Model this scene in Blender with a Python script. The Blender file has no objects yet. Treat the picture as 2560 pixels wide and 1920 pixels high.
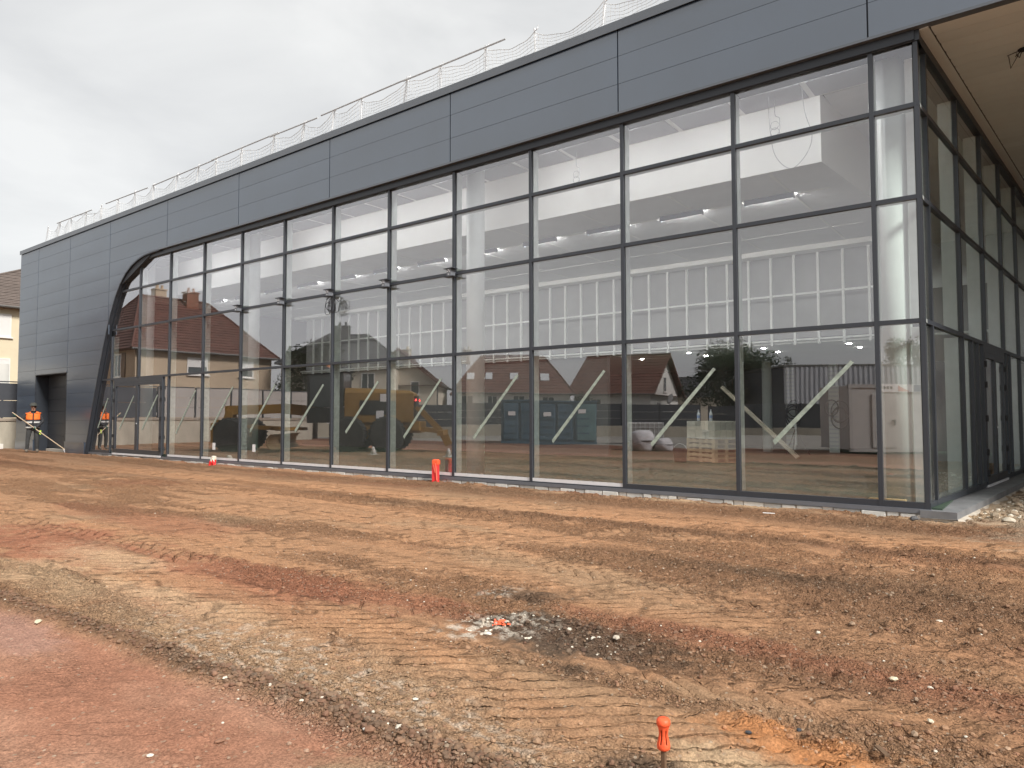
import bpy, math, random
import numpy as np
from mathutils import Vector, Matrix

R = math.radians
SC = bpy.context.scene
COL = SC.collection
rng = random.Random(7)
nrg = np.random.default_rng(11)

# ------------------------------------------------------------------ camera
cam_d = bpy.data.cameras.new('camera')
cam = bpy.data.objects.new('camera', cam_d)
COL.objects.link(cam)
cam_d.sensor_width = 36.0
cam_d.lens = 24.709
cam_d.clip_start = 0.05
cam_d.clip_end = 3000
CAM_LOC = Vector((1.893, -10.927, 1.259))
_yaw, _pitch, _roll = -0.652133, 0.045611, -0.001523
_f = Vector((math.sin(_yaw) * math.cos(_pitch), math.cos(_yaw) * math.cos(_pitch), math.sin(_pitch)))
_r0 = Vector((math.cos(_yaw), -math.sin(_yaw), 0))
_u0 = _r0.cross(_f)
_r = math.cos(_roll) * _r0 + math.sin(_roll) * _u0
_u = -math.sin(_roll) * _r0 + math.cos(_roll) * _u0
cam.matrix_world = Matrix(((_r.x, _u.x, -_f.x, CAM_LOC.x), (_r.y, _u.y, -_f.y, CAM_LOC.y), (_r.z, _u.z, -_f.z, CAM_LOC.z), (0, 0, 0, 1)))
SC.camera = cam

# ------------------------------------------------------------------ sky
SUN_EL, SUN_AZ = R(40), R(104)          # azimuth measured clockwise from +Y
world = bpy.data.worlds.new('World')
SC.world = world
world.use_nodes = True
wn, wl = world.node_tree.nodes, world.node_tree.links
wn.clear()
w_out = wn.new('ShaderNodeOutputWorld')
sky = wn.new('ShaderNodeTexSky')
sky.sky_type = 'NISHITA'
sky.sun_disc = False
sky.sun_elevation = SUN_EL
sky.sun_rotation = SUN_AZ
bg_sky = wn.new('ShaderNodeBackground'); bg_sky.inputs['Strength'].default_value = 0.05
wl.new(sky.outputs[0], bg_sky.inputs[0])
tc = wn.new('ShaderNodeTexCoord')
mp = wn.new('ShaderNodeMapping'); mp.inputs['Scale'].default_value = (1.0, 1.0, 2.6)
wl.new(tc.outputs['Generated'], mp.inputs[0])
cn = wn.new('ShaderNodeTexNoise'); cn.inputs['Scale'].default_value = 2.3; cn.inputs['Detail'].default_value = 6; cn.inputs['Roughness'].default_value = 0.52; cn.inputs['Distortion'].default_value = 0.35
wl.new(mp.outputs[0], cn.inputs['Vector'])
cr = wn.new('ShaderNodeValToRGB')
cr.color_ramp.elements[0].position = 0.34; cr.color_ramp.elements[0].color = (0.72, 0.725, 0.725, 1)
cr.color_ramp.elements[1].position = 0.63; cr.color_ramp.elements[1].color = (0.95, 0.95, 0.935, 1)
wl.new(cn.outputs['Fac'], cr.inputs[0])
bg_cl = wn.new('ShaderNodeBackground'); bg_cl.inputs['Strength'].default_value = 0.30
wl.new(cr.outputs[0], bg_cl.inputs[0])
wmix = wn.new('ShaderNodeMixShader'); wmix.inputs[0].default_value = 0.93
wl.new(bg_sky.outputs[0], wmix.inputs[1]); wl.new(bg_cl.outputs[0], wmix.inputs[2])
wl.new(wmix.outputs[0], w_out.inputs[0])

# ------------------------------------------------------------------ sun (overcast: weak and very soft)
sun_d = bpy.data.lights.new('sun', 'SUN')
sun_d.energy = 1.5
sun_d.angle = R(12)
sun_d.color = (1.0, 0.96, 0.9)
sun = bpy.data.objects.new('sun', sun_d)
COL.objects.link(sun)
_sd = Vector((math.sin(SUN_AZ) * math.cos(SUN_EL), math.cos(SUN_AZ) * math.cos(SUN_EL), math.sin(SUN_EL)))
sun.rotation_euler = _sd.to_track_quat('Z', 'Y').to_euler()
sun.location = _sd * 40

SC.view_settings.view_transform = 'Standard'
SC.view_settings.look = 'None'
SC.view_settings.exposure = 1.72
SC.view_settings.gamma = 1.0
SC.view_settings.use_curve_mapping = False
SC.render.engine = 'CYCLES'
SC.cycles.use_denoising = True
SC.cycles.max_bounces = 10
SC.cycles.transparent_max_bounces = 16
SC.cycles.caustics_reflective = False
SC.cycles.caustics_refractive = False
SC.cycles.sample_clamp_indirect = 6.0

# ================================================================== helpers
class MB:
    """collects shapes; build() links them as one mesh object"""
    def __init__(s):
        s.v, s.f, s.mi = [], [], []
    def poly(s, pts, faces, mi=0):
        o = len(s.v)
        s.v += [tuple(p) for p in pts]
        s.f += [tuple(i + o for i in f) for f in faces]
        s.mi += [mi] * len(faces)
        return s
    def box(s, x0, x1, y0, y1, z0, z1, mi=0, fr=None):
        p = [(x0, y0, z0), (x1, y0, z0), (x1, y1, z0), (x0, y1, z0), (x0, y0, z1), (x1, y0, z1), (x1, y1, z1), (x0, y1, z1)]
        if fr: p = [fr(*q) for q in p]
        return s.poly(p, [(0, 3, 2, 1), (4, 5, 6, 7), (0, 1, 5, 4), (1, 2, 6, 5), (2, 3, 7, 6), (3, 0, 4, 7)], mi)
    def cbox(s, x0, x1, y0, y1, z0, z1, c=0.01, mi=0):
        """box with chamfered vertical edges and top rim"""
        ring = lambda i, z: [(x0 + i + c, y0 + i, z), (x1 - i - c, y0 + i, z), (x1 - i, y0 + i + c, z), (x1 - i, y1 - i - c, z), (x1 - i - c, y1 - i, z), (x0 + i + c, y1 - i, z), (x0 + i, y1 - i - c, z), (x0 + i, y0 + i + c, z)]
        pts = ring(0, z0) + ring(0, z1 - c) + ring(c, z1)
        fs = []
        for a in (0, 8):
            for i in range(8):
                j = (i + 1) % 8
                fs.append((a + i, a + j, a + 8 + j, a + 8 + i))
        fs += [tuple(range(7, -1, -1)), tuple(range(16, 24))]
        return s.poly(pts, fs, mi)
    def tube(s, path, rad, n=6, mi=0, cap=True):
        path = [Vector(p) for p in path]
        if not isinstance(rad, (list, tuple)): rad = [rad] * len(path)
        o = len(s.v); pts = []
        for i, p in enumerate(path):
            d = (path[min(i + 1, len(path) - 1)] - path[max(i - 1, 0)])
            d = d.normalized() if d.length > 1e-9 else Vector((0, 0, 1))
            a = Vector((0, 0, 1)) if abs(d.z) < 0.9 else Vector((1, 0, 0))
            u = d.cross(a).normalized(); w = d.cross(u)
            for k in range(n):
                t = 2 * math.pi * k / n
                pts.append(p + (u * math.cos(t) + w * math.sin(t)) * rad[i])
        fs = []
        for i in range(len(path) - 1):
            for k in range(n):
                k2 = (k + 1) % n
                fs.append((i * n + k, i * n + k2, (i + 1) * n + k2, (i + 1) * n + k))
        if cap:
            fs.append(tuple(range(n - 1, -1, -1)))
            fs.append(tuple((len(path) - 1) * n + k for k in range(n)))
        return s.poly(pts, fs, mi)
    def bar(s, a, b, w, h, mi=0):
        """rectangular bar from a to b"""
        a, b = Vector(a), Vector(b)
        d = (b - a).normalized()
        up = Vector((0, 0, 1)) if abs(d.z) < 0.95 else Vector((1, 0, 0))
        u = d.cross(up).normalized() * (w / 2); v = u.cross(d).normalized() * (h / 2)
        p = [a - u - v, a + u - v, a + u + v, a - u + v, b - u - v, b + u - v, b + u + v, b - u + v]
        return s.poly(p, [(0, 3, 2, 1), (4, 5, 6, 7), (0, 1, 5, 4), (1, 2, 6, 5), (2, 3, 7, 6), (3, 0, 4, 7)], mi)
    def lathe(s, prof, n=12, c=(0, 0, 0), mi=0, axis='z'):
        pts = []
        for r_, z in prof:
            for k in range(n):
                t = 2 * math.pi * k / n
                x, y = r_ * math.cos(t), r_ * math.sin(t)
                q = (x, y, z) if axis == 'z' else (x, z, y)
                pts.append((c[0] + q[0], c[1] + q[1], c[2] + q[2]))
        fs = []
        for i in range(len(prof) - 1):
            for k in range(n):
                k2 = (k + 1) % n
                fs.append((i * n + k, i * n + k2, (i + 1) * n + k2, (i + 1) * n + k))
        fs.append(tuple(range(n - 1, -1, -1))); fs.append(tuple((len(prof) - 1) * n + k for k in range(n)))
        return s.poly(pts, fs, mi)
    def mesh(s, name, mats, smooth=False):
        me = bpy.data.meshes.new(name)
        me.from_pydata(s.v, [], s.f)
        for m in (mats if isinstance(mats, (list, tuple)) else [mats]): me.materials.append(m)
        if any(s.mi): me.polygons.foreach_set('material_index', s.mi)
        if smooth: me.polygons.foreach_set('use_smooth', [True] * len(s.f))
        me.update()
        return me
    def build(s, name, mats, parent=None, smooth=False):
        return link(name, s.mesh(name, mats, smooth), parent)

def link(name, data, parent=None):
    o = bpy.data.objects.new(name, data)
    COL.objects.link(o)
    if parent is not None: o.parent = parent
    return o
def tag(o, label=None, cat=None, group=None, kind=None):
    if label: o['label'] = label
    if cat: o['category'] = cat
    if group: o['group'] = group
    if kind: o['kind'] = kind
    return o
def thing(name, label, cat, loc=(0, 0, 0), rz=0.0, group=None):
    o = link(name, None)
    o.empty_display_size = 0.2
    o.location = loc; o.rotation_euler = (0, 0, rz)
    return tag(o, label, cat, group)
def copy_tree(o, parent=None):
    c = o.copy(); COL.objects.link(c); c.parent = parent
    for ch in list(o.children): copy_tree(ch, c)
    return c

# ------------------------------------------------------------------ materials
def new_mat(name):
    m = bpy.data.materials.new(name); m.use_nodes = True
    nt = m.node_tree; nt.nodes.clear()
    return m, nt.nodes, nt.links
def mat(name, col, rough=0.6, metal=0.0, spec=0.5, var=0.0, vscale=3.0, bump=0.0, bscale=40.0, obj_var=0.0, wave=None, stretch=None, ior=1.5):
    """principled with mottled colour and a fine bump"""
    m, n, l = new_mat(name)
    out = n.new('ShaderNodeOutputMaterial'); b = n.new('ShaderNodeBsdfPrincipled')
    l.new(b.outputs[0], out.inputs[0])
    b.inputs['Base Color'].default_value = (*col, 1); b.inputs['Roughness'].default_value = rough
    b.inputs['Metallic'].default_value = metal; b.inputs['IOR'].default_value = ior; b.inputs['Specular IOR Level'].default_value = spec
    tcn = n.new('ShaderNodeTexCoord'); src = tcn.outputs['Object']
    if stretch:
        mpn = n.new('ShaderNodeMapping'); mpn.inputs['Scale'].default_value = stretch
        l.new(src, mpn.inputs[0]); src = mpn.outputs[0]
    if var or obj_var:
        hsv = n.new('ShaderNodeHueSaturation'); hsv.inputs['Color'].default_value = (*col, 1)
        val = None
        if var:
            nz = n.new('ShaderNodeTexNoise'); nz.inputs['Scale'].default_value = vscale; nz.inputs['Detail'].default_value = 5; nz.inputs['Roughness'].default_value = 0.6
            l.new(src, nz.inputs['Vector'])
            mr = n.new('ShaderNodeMapRange'); mr.inputs['From Min'].default_value = 0.3; mr.inputs['From Max'].default_value = 0.7
            mr.inputs['To Min'].default_value = 1 - var; mr.inputs['To Max'].default_value = 1 + var
            l.new(nz.outputs['Fac'], mr.inputs['Value']); val = mr.outputs[0]
        if obj_var:
            oi = n.new('ShaderNodeObjectInfo')
            mr2 = n.new('ShaderNodeMapRange'); mr2.inputs['To Min'].default_value = 1 - obj_var; mr2.inputs['To Max'].default_value = 1 + obj_var
            l.new(oi.outputs['Random'], mr2.inputs['Value'])
            if val is None: val = mr2.outputs[0]
            else:
                mu = n.new('ShaderNodeMath'); mu.operation = 'MULTIPLY'; l.new(val, mu.inputs[0]); l.new(mr2.outputs[0], mu.inputs[1]); val = mu.outputs[0]
        l.new(val, hsv.inputs['Value']); l.new(hsv.outputs[0], b.inputs['Base Color'])
    if bump or wave:
        bp = n.new('ShaderNodeBump'); bp.inputs['Strength'].default_value = bump or 0.5; bp.inputs['Distance'].default_value = 0.02
        if wave:
            wv = n.new('ShaderNodeTexWave'); wv.inputs['Scale'].default_value = wave[1]; wv.bands_direction = wave[0]; wv.inputs['Distortion'].default_value = 0.3
            l.new(src, wv.inputs['Vector']); l.new(wv.outputs['Fac'], bp.inputs['Height'])
        else:
            nb = n.new('ShaderNodeTexNoise'); nb.inputs['Scale'].default_value = bscale; nb.inputs['Detail'].default_value = 4
            l.new(src, nb.inputs['Vector']); l.new(nb.outputs['Fac'], bp.inputs['Height'])
        l.new(bp.outputs[0], b.inputs['Normal'])
    return m

def glass_mat(name, tint, base, gain, dirt=0.0):
    m, n, l = new_mat(name)
    out = n.new('ShaderNodeOutputMaterial')
    tr = n.new('ShaderNodeBsdfTransparent'); tr.inputs[0].default_value = (*tint, 1)
    gl = n.new('ShaderNodeBsdfGlossy'); gl.inputs['Roughness'].default_value = 0.0; gl.inputs['Color'].default_value = (0.985, 0.965, 1.0, 1)
    lw = n.new('ShaderNodeLayerWeight'); lw.inputs['Blend'].default_value = 0.5
    pw = n.new('ShaderNodeMath'); pw.operation = 'POWER'; pw.inputs[1].default_value = 2.7; l.new(lw.outputs['Facing'], pw.inputs[0])
    ma = n.new('ShaderNodeMath'); ma.operation = 'MULTIPLY_ADD'; ma.inputs[1].default_value = gain; ma.inputs[2].default_value = base; ma.use_clamp = True
    l.new(pw.outputs[0], ma.inputs[0])
    mx = n.new('ShaderNodeMixShader'); l.new(ma.outputs[0], mx.inputs[0]); l.new(tr.outputs[0], mx.inputs[1]); l.new(gl.outputs[0], mx.inputs[2])
    fin = mx.outputs[0]
    # long-wave unevenness of the float glass
    tcn = n.new('ShaderNodeTexCoord')
    nz = n.new('ShaderNodeTexNoise'); nz.inputs['Scale'].default_value = 0.8; nz.inputs['Detail'].default_value = 1
    l.new(tcn.outputs['Object'], nz.inputs['Vector'])
    bp = n.new('ShaderNodeBump'); bp.inputs['Strength'].default_value = 0.05; bp.inputs['Distance'].default_value = 0.02
    l.new(nz.outputs['Fac'], bp.inputs['Height']); l.new(bp.outputs[0], gl.inputs['Normal'])
    # thin film of dust
    df = n.new('ShaderNodeBsdfDiffuse'); df.inputs[0].default_value = (0.55, 0.53, 0.48, 1)
    nd = n.new('ShaderNodeTexNoise'); nd.inputs['Scale'].default_value = 1.6; nd.inputs['Detail'].default_value = 6; nd.inputs['Roughness'].default_value = 0.7
    l.new(tcn.outputs['Object'], nd.inputs['Vector'])
    md = n.new('ShaderNodeMapRange'); md.inputs['From Min'].default_value = 0.35; md.inputs['From Max'].default_value = 0.8; md.inputs['To Min'].default_value = 0.004 + dirt * 0.3; md.inputs['To Max'].default_value = 0.03 + dirt
    l.new(nd.outputs['Fac'], md.inputs['Value'])
    # mud splash along the foot of the panes
    sx = n.new('ShaderNodeSeparateXYZ'); l.new(tcn.outputs['Object'], sx.inputs[0])
    sp = n.new('ShaderNodeMapRange'); sp.interpolation_type = 'SMOOTHSTEP'; sp.inputs['From Min'].default_value = 0.08; sp.inputs['From Max'].default_value = 0.75; sp.inputs['To Min'].default_value = 1.0; sp.inputs['To Max'].default_value = 0.0; l.new(sx.outputs['Z'], sp.inputs['Value'])
    ns = n.new('ShaderNodeTexNoise'); ns.inputs['Scale'].default_value = 14; ns.inputs['Detail'].default_value = 6; ns.inputs['Roughness'].default_value = 0.75; l.new(tcn.outputs['Object'], ns.inputs['Vector'])
    rs = n.new('ShaderNodeMapRange'); rs.inputs['From Min'].default_value = 0.42; rs.inputs['From Max'].default_value = 0.72; rs.inputs['To Min'].default_value = 0.0; rs.inputs['To Max'].default_value = 0.16; l.new(ns.outputs['Fac'], rs.inputs['Value'])
    pm_ = n.new('ShaderNodeMath'); pm_.operation = 'MULTIPLY_ADD'; l.new(sp.outputs[0], pm_.inputs[0]); l.new(rs.outputs[0], pm_.inputs[1]); l.new(md.outputs[0], pm_.inputs[2])
    m2 = n.new('ShaderNodeMixShader'); l.new(pm_.outputs[0], m2.inputs[0]); l.new(fin, m2.inputs[1]); l.new(df.outputs[0], m2.inputs[2])
    l.new(m2.outputs[0], out.inputs[0])
    return m

M = {}
M['clad'] = mat('anthracite_panel', (0.034, 0.056, 0.092), 0.28, 0.0, 1.0, ior=1.85, var=0.10, vscale=0.9, bump=0.012, bscale=260, obj_var=0.07, stretch=(1, 1, 0.45))
M['coping'] = mat('anthracite_flashing', (0.11, 0.125, 0.145), 0.32, 0, 0.9, var=0.06, vscale=2)
M['joint'] = mat('dark_joint', (0.035, 0.04, 0.048), 0.6)
M['reveal'] = mat('dark_reveal', (0.028, 0.033, 0.042), 0.4, var=0.05)
M['frame'] = mat('anthracite_frame', (0.045, 0.051, 0.062), 0.36, 0, 0.5, var=0.05, vscale=1.5)
M['frame_in'] = mat('inner_profile', (0.46, 0.50, 0.48), 0.35, var=0.12, vscale=9, stretch=(1, 1, 0.4))
M['film'] = mat('pale_protective_film', (0.60, 0.66, 0.62), 0.3, var=0.18, vscale=14)
M['glass'] = glass_mat('coated_glass', (0.955, 0.985, 0.965), 0.255, 1.05)
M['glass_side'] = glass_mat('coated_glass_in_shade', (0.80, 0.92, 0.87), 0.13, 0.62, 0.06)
M['tape'] = mat('pale_green_tape', (0.38, 0.45, 0.39), 0.35, var=0.3, vscale=14)
M['white_strip'] = mat('white_seal_and_lit_profile', (0.80, 0.79, 0.80), 0.5, var=0.06, vscale=6)
M['label'] = mat('white_sticker', (0.85, 0.85, 0.85), 0.5)
M['spacer'] = mat('pane_edge', (0.05, 0.06, 0.06), 0.4)
M['plinth'] = mat('plinth_flashing', (0.16, 0.17, 0.19), 0.4, var=0.08)
M['block'] = mat('pale_insulation_block', (0.66, 0.65, 0.61), 0.85, var=0.16, vscale=9, bump=0.3, bscale=60, obj_var=0.12)
M['mortar'] = mat('pale_render_base', (0.50, 0.45, 0.38), 0.9, var=0.2, vscale=5, bump=0.4, bscale=50)
M['concrete'] = mat('poured_concrete', (0.42, 0.39, 0.34), 0.85, var=0.16, vscale=2.5, bump=0.15, bscale=60)
M['slab_edge'] = mat('grey_slab', (0.20, 0.205, 0.215), 0.7, var=0.2, vscale=3)
M['floor'] = mat('showroom_screed', (0.055, 0.088, 0.062), 0.5, var=0.14, vscale=0.6, stretch=(0.5, 2.0, 1))
M['white'] = mat('white_plaster', (0.88, 0.88, 0.87), 0.7, var=0.03, vscale=0.7)
M['ceil'] = mat('grey_ceiling_tile', (0.74, 0.74, 0.78), 0.8, var=0.06, vscale=1, obj_var=0.05)
M['tile'] = mat('grey_tile', (0.42, 0.42, 0.46), 0.8, obj_var=0.05)
M['ceil_rail'] = mat('white_ceiling_rail', (0.82, 0.82, 0.82), 0.6)
M['inwall'] = mat('raw_partition', (0.42, 0.42, 0.43), 0.85, var=0.12, vscale=0.6)
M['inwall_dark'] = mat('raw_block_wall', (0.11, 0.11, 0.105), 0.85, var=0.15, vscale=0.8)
M['stud'] = mat('galvanised_stud', (0.86, 0.88, 0.88), 0.45, 0.0, var=0.05)
M['column'] = mat('white_column_paint', (0.84, 0.86, 0.86), 0.55, var=0.04)
M['soffit'] = mat('beige_soffit', (0.74, 0.80, 0.79), 0.55, var=0.05, vscale=0.7, obj_var=0.035)
M['black'] = mat('black_rubber', (0.015, 0.015, 0.017), 0.5)
M['steel'] = mat('dark_steel_bracket', (0.045, 0.05, 0.06), 0.4, 0.3)
M['galv'] = mat('galvanised_post', (0.78, 0.79, 0.81), 0.45, 0.0, var=0.1, vscale=8)
M['alu'] = mat('aluminium_tube', (0.52, 0.53, 0.54), 0.4, 0.0, var=0.1, vscale=6)
M['net'] = mat('pale_net_cord', (0.80, 0.80, 0.78), 0.8)
M['cable'] = mat('grey_cable', (0.42, 0.42, 0.44), 0.5)

# ================================================================== ground
def _hash(ix, iy, s):
    n = (ix * 374761393 + iy * 668265263 + s * 1442695041) & 0xffffffff
    n = ((n ^ (n >> 13)) * 1274126177) & 0xffffffff
    n = n ^ (n >> 16)
    return (n & 0xffff) / 65535.0
def vn(x, y, s):
    ix, iy = np.floor(x).astype(np.int64), np.floor(y).astype(np.int64)
    fx, fy = x - ix, y - iy
    fx = fx * fx * (3 - 2 * fx); fy = fy * fy * (3 - 2 * fy)
    a, b = _hash(ix, iy, s), _hash(ix + 1, iy, s)
    c, d = _hash(ix, iy + 1, s), _hash(ix + 1, iy + 1, s)
    return (a + (b - a) * fx) * (1 - fy) + (c + (d - c) * fx) * fy
def fbm(x, y, s, o=4, g=0.5):
    t, a, w = 0, 1.0, 0
    for i in range(o):
        t = t + a * vn(x, y, s + i * 17); w += a; a *= g
        x, y = x * 2.03 + 13.7, y * 2.03 + 7.1
    return t / w            # 0..1
def sst(x, a, b):
    t = np.clip((x - a) / (b - a), 0, 1)
    return t * t * (3 - 2 * t)

def base_z(x, y):
    z = -0.105 - 0.035 * np.clip((x + 25) / 26, 0, 1.1) + 0.0 * y
    z = z + 0.10 * np.exp(-((x + 27) / 4.5) ** 2 - ((y + 2.0) / 1.3) ** 2)   # loose soil heaped before the service door
    z = z + 0.10 * sst(-y, 16, 30)                        # the street side lies a little higher
    return z

# wheel / crawler tracks running along the facade: y at x=0, slope, curve, half width, lug pitch, lug angle, depth, strength
# (y at x=0, drift, bow, half width, lug pitch, lug angle, depth, strength, chevron)
TRACKS = [(-7.95, 0.02, 0.0, 0.44, 0.185, -1.30, 0.022, 1.0, False), (-6.40, 0.05, 0.004, 0.44, 0.18, -1.25, 0.018, 0.9, False),
          (-2.10, -0.02, 0.0105, 0.50, 0.19, -1.1, 0.018, 0.9, False), (-3.25, -0.03, 0.0115, 0.50, 0.18, 1.0, 0.018, 0.85, True),
          (-5.00, 0.06, 0.006, 0.50, 0.19, -1.35, 0.022, 0.95, False), (-5.75, 0.30, 0.0, 0.34, 0.19, 1.2, 0.020, 0.8, True),
          (-7.20, 0.10, 0.003, 0.36, 0.20, -1.2, 0.024, 0.95, True), (-4.15, 0.04, 0.008, 0.44, 0.18, -1.2, 0.018, 0.85, False),
          (-8.55, 0.02, 0.0, 0.26, 0.18, -1.2, 0.014, 0.7, False), (-9.6, 0.0, 0.0, 0.42, 0.24, -1.3, 0.005, 0.09, False)]

def blob(x, y, cx, cy, rx, ry, soft=0.45, s=5, rough=0.55):
    w1 = fbm(x * 1.4, y * 2.2, s, 4) - 0.5
    w2 = fbm(x * 5.0, y * 7.0, s + 40, 3) - 0.5
    w3 = fbm(x * 17.0, y * 24.0, s + 80, 2) - 0.5
    d = np.sqrt(((x - cx) / rx) ** 2 + ((y - cy) / ry) ** 2) + w1 * 2.4 * rough + w2 * rough * 1.3 + w3 * rough * 1.0
    return 1 - sst(d, 1 - soft, 1 + soft)

def ridge_y(x):
    """edge of the pinkish fill"""
    x = np.asarray(x, float)
    return -8.98 + 0.075 * np.clip(x + 4.4, 0, 9) - 0.09 * np.clip(x + 1, 0, 3) + 0.16 * (fbm(x * 0.8, x * 0 + 4.5, 79, 3) - .5) + 0.07 * (fbm(x * 2.7, x * 0 + 1.5, 80, 3) - .5)

def ground_fields(x, y, full=False):
    """height and soil colour at world points"""
    z = base_z(x, y)
    big = fbm(x * 0.35, y * 0.5, 1, 3); med = fbm(x * 1.6, y * 2.4, 2, 4); sml = fbm(x * 7, y * 8.5, 3, 4, 0.6)
    tiny = fbm(x * 26, y * 26, 4, 2)
    streak = fbm(x * 0.22 + 3, y * 1.7 + y * 0 + x * 0.05, 9, 4, 0.55)
    streak2 = fbm(x * 0.5 + 31, y * 4.2, 10, 4, 0.6)
    clod = 0.0
    z = z + (big - .5) * 0.05 + (med - .5) * 0.035
    # ---------------- colours
    tan = np.array([0.392, 0.222, 0.125]); brn = np.array([0.208, 0.116, 0.068]); red = np.array([0.325, 0.138, 0.082])
    org = np.array([0.470, 0.250, 0.134]); crm = np.array([0.53, 0.375, 0.235]); drk = np.array([0.085, 0.062, 0.045])
    gry = np.array([0.340, 0.240, 0.150]); pnk = np.array([0.420, 0.228, 0.150]); chk = np.array([0.62, 0.55, 0.46])
    c = np.empty(x.shape + (3,)); c[:] = tan
    def lay(col, m):
        nonlocal c
        m = np.clip(m, 0, 1)[..., None]
        c = c * (1 - m) + col * m
    # loose granular bands between the compacted, tyre-marked ones
    wob = 0.5 * (fbm(x * 0.45, y * 0.6, 140, 3) - .5)
    loose = sst(fbm(x * 0.16 + 3, (y + wob) * 1.25 + 0.03 * x, 141, 3, 0.55), 0.46, 0.58) * sst(fbm(x * 2.5, y * 3.5, 142, 3), 0.22, 0.46)
    loose = np.maximum(loose, np.exp(-((y + 0.75 + 0.5 * wob) / 0.5) ** 2))
    loose = np.maximum(loose, blob(x, y, 0.9, -4.9, 2.2, 0.75, s=66)); loose = np.maximum(loose, blob(x, y, -0.3, -6.85, 1.9, 0.35, s=72))
    loose = np.maximum(loose, 0.6 * blob(x, y, -1.2, -8.5, 1.9, 0.33, 0.8, s=57)); loose = np.maximum(loose, blob(x, y, -3.1, -7.2, 1.6, 0.26, s=52))
    loose = np.maximum(loose, 0.8 * blob(x, y, 1.3, -6.5, 1.0, 0.5, s=143))
    loose = loose * (1 - 0.9 * sst(-y, 8.85, 9.0)) + 0.42 * sst(-y, 8.9, 9.1) * sst(fbm(x * 1.2, y * 2.5, 145, 3), 0.3, 0.6)
    lay(org, sst(streak2, 0.50, 0.72) * 0.45)
    lay(red, sst(fbm(x * 0.3 + 50, y * 1.1, 33, 4), 0.54, 0.75) * 0.55)
    lay(gry, sst(fbm(x * 0.45 + 7, y * 0.9, 35, 4), 0.56, 0.74) * 0.5)
    lay(brn, loose * (0.30 + 0.35 * streak) * (0.45 + 0.55 * sst(x, -13, -5)))
    # bright raked stripes parallel to the facade, darker loose soil between them and the wall
    yr = y + 0.012 * np.clip(-x, 0, 40) ** 1.25
    lay(org, np.exp(-((yr + 2.15 + 0.6 * (med - .5)) / 0.42) ** 2) * 0.5)
    lay(brn, np.exp(-((yr + 1.15 + 0.6 * (med - .5)) / 0.33) ** 2) * 0.65)
    lay(org, np.exp(-((yr + 3.3 + 0.8 * (med - .5)) / 0.28) ** 2) * 0.35)
    lay(brn, np.exp(-((yr + 2.75 + 0.3 * (med - .5)) / 0.16) ** 2) * 0.7)
    lay(brn, np.exp(-((yr + 0.35) / 0.5) ** 2) * 0.5)
    lay(brn, sst(x, -11, -22) * sst(y, -6.5, -2) * 0.55)
    lay(crm, np.exp(-((y + 0.13) / 0.13) ** 2) * sst(fbm(x * 1.7, y * 6, 150, 3), 0.42, 0.62) * sst(x, -9, -3) * 0.8)
    # patches
    lay(red, blob(x, y, -7.0, -7.75, 1.9, 0.55, s=51) * 0.85)
    lay(red, blob(x, y, -3.6, -7.35, 1.5, 0.32, s=52) * 0.8)
    lay(red, blob(x, y, -2.2, -7.2, 1.1, 0.28, s=53) * 0.7)
    lay(crm, blob(x, y, -5.6, -7.75, 0.95, 0.22, 0.8, s=54) * 0.6)
    lay(crm, blob(x, y, -4.9, -8.45, 1.5, 0.33, 0.8, s=55) * 0.6)
    lay(crm, blob(x, y, -3.4, -8.15, 0.9, 0.16, 0.8, s=56) * 0.5)
    lay(np.array([0.41, 0.275, 0.17]), blob(x, y, -1.5, -8.5, 1.9, 0.36, 0.8, s=57) * 0.7)
    spk = sst(fbm(x * 9, y * 14, 61, 3), 0.60, 0.70)
    lay(chk, blob(x, y, -1.3, -8.55, 1.5, 0.3, s=58) * sst(fbm(x * 20, y * 34, 61, 3), 0.56, 0.68) * 0.45)
    lay(drk, blob(x, y, -0.62, -7.12, 0.72, 0.36, 0.35, s=59) * 0.92)
    lay(drk, blob(x, y, -1.42, -6.4, 0.34, 0.2, 0.4, s=60) * 0.75)
    edge = blob(x, y, -1.10, -7.25, 0.24, 0.34, 0.4, s=62)
    lay(chk, edge * sst(fbm(x * 17, y * 30, 63, 3), 0.50, 0.60) * 0.75)
    lay(chk, blob(x, y, -1.66, -6.5, 0.13, 0.22, 0.4, s=64) * sst(fbm(x * 17, y * 30, 65, 3), 0.48, 0.6) * 0.6)
    lay(brn, blob(x, y, 0.7, -5.0, 1.7, 0.75, s=66) * 0.4)
    lay(drk, blob(x, y, 1.0, -4.6, 1.2, 0.45, s=67) * 0.2)
    lay(drk, blob(x, y, -0.4, -4.6, 1.0, 0.2, s=68) * 0.4)
    lay(org * np.array([1.12, .95, .75]), blob(x, y, 1.05, -7.75, 0.42, 0.22, s=69) * 0.95)
    lay(crm, blob(x, y, 0.86, -8.12, 0.26, 0.14, s=70) * 0.85)
    lay(drk, blob(x, y, 0.62, -8.37, 0.2, 0.13, 0.4, s=71) * 0.8)
    lay(brn, blob(x, y, 0.35, -6.9, 1.3, 0.35, s=72) * 0.35)
    lay(red, blob(x, y, 0.3, -6.6, 1.1, 0.22, s=73) * 0.5)
    # rubble apron at the right end of the building
    rub = blob(x, y, 2.6, 3.2, 2.0, 4.2, 0.25, s=74, rough=0.3)
    lay(np.array([0.44, 0.345, 0.25]), rub * 0.9)
    lay(crm, blob(x, y, 0.95, 0.75, 0.5, 0.5, s=75) * 0.8)
    # compacted pinkish fill behind the pebble ridge
    ry = ridge_y(x)
    pk = sst(ry - y + 0.10 * (fbm(x * 6, y * 8, 86, 3) - .5), 0.02, 0.20)
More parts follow.
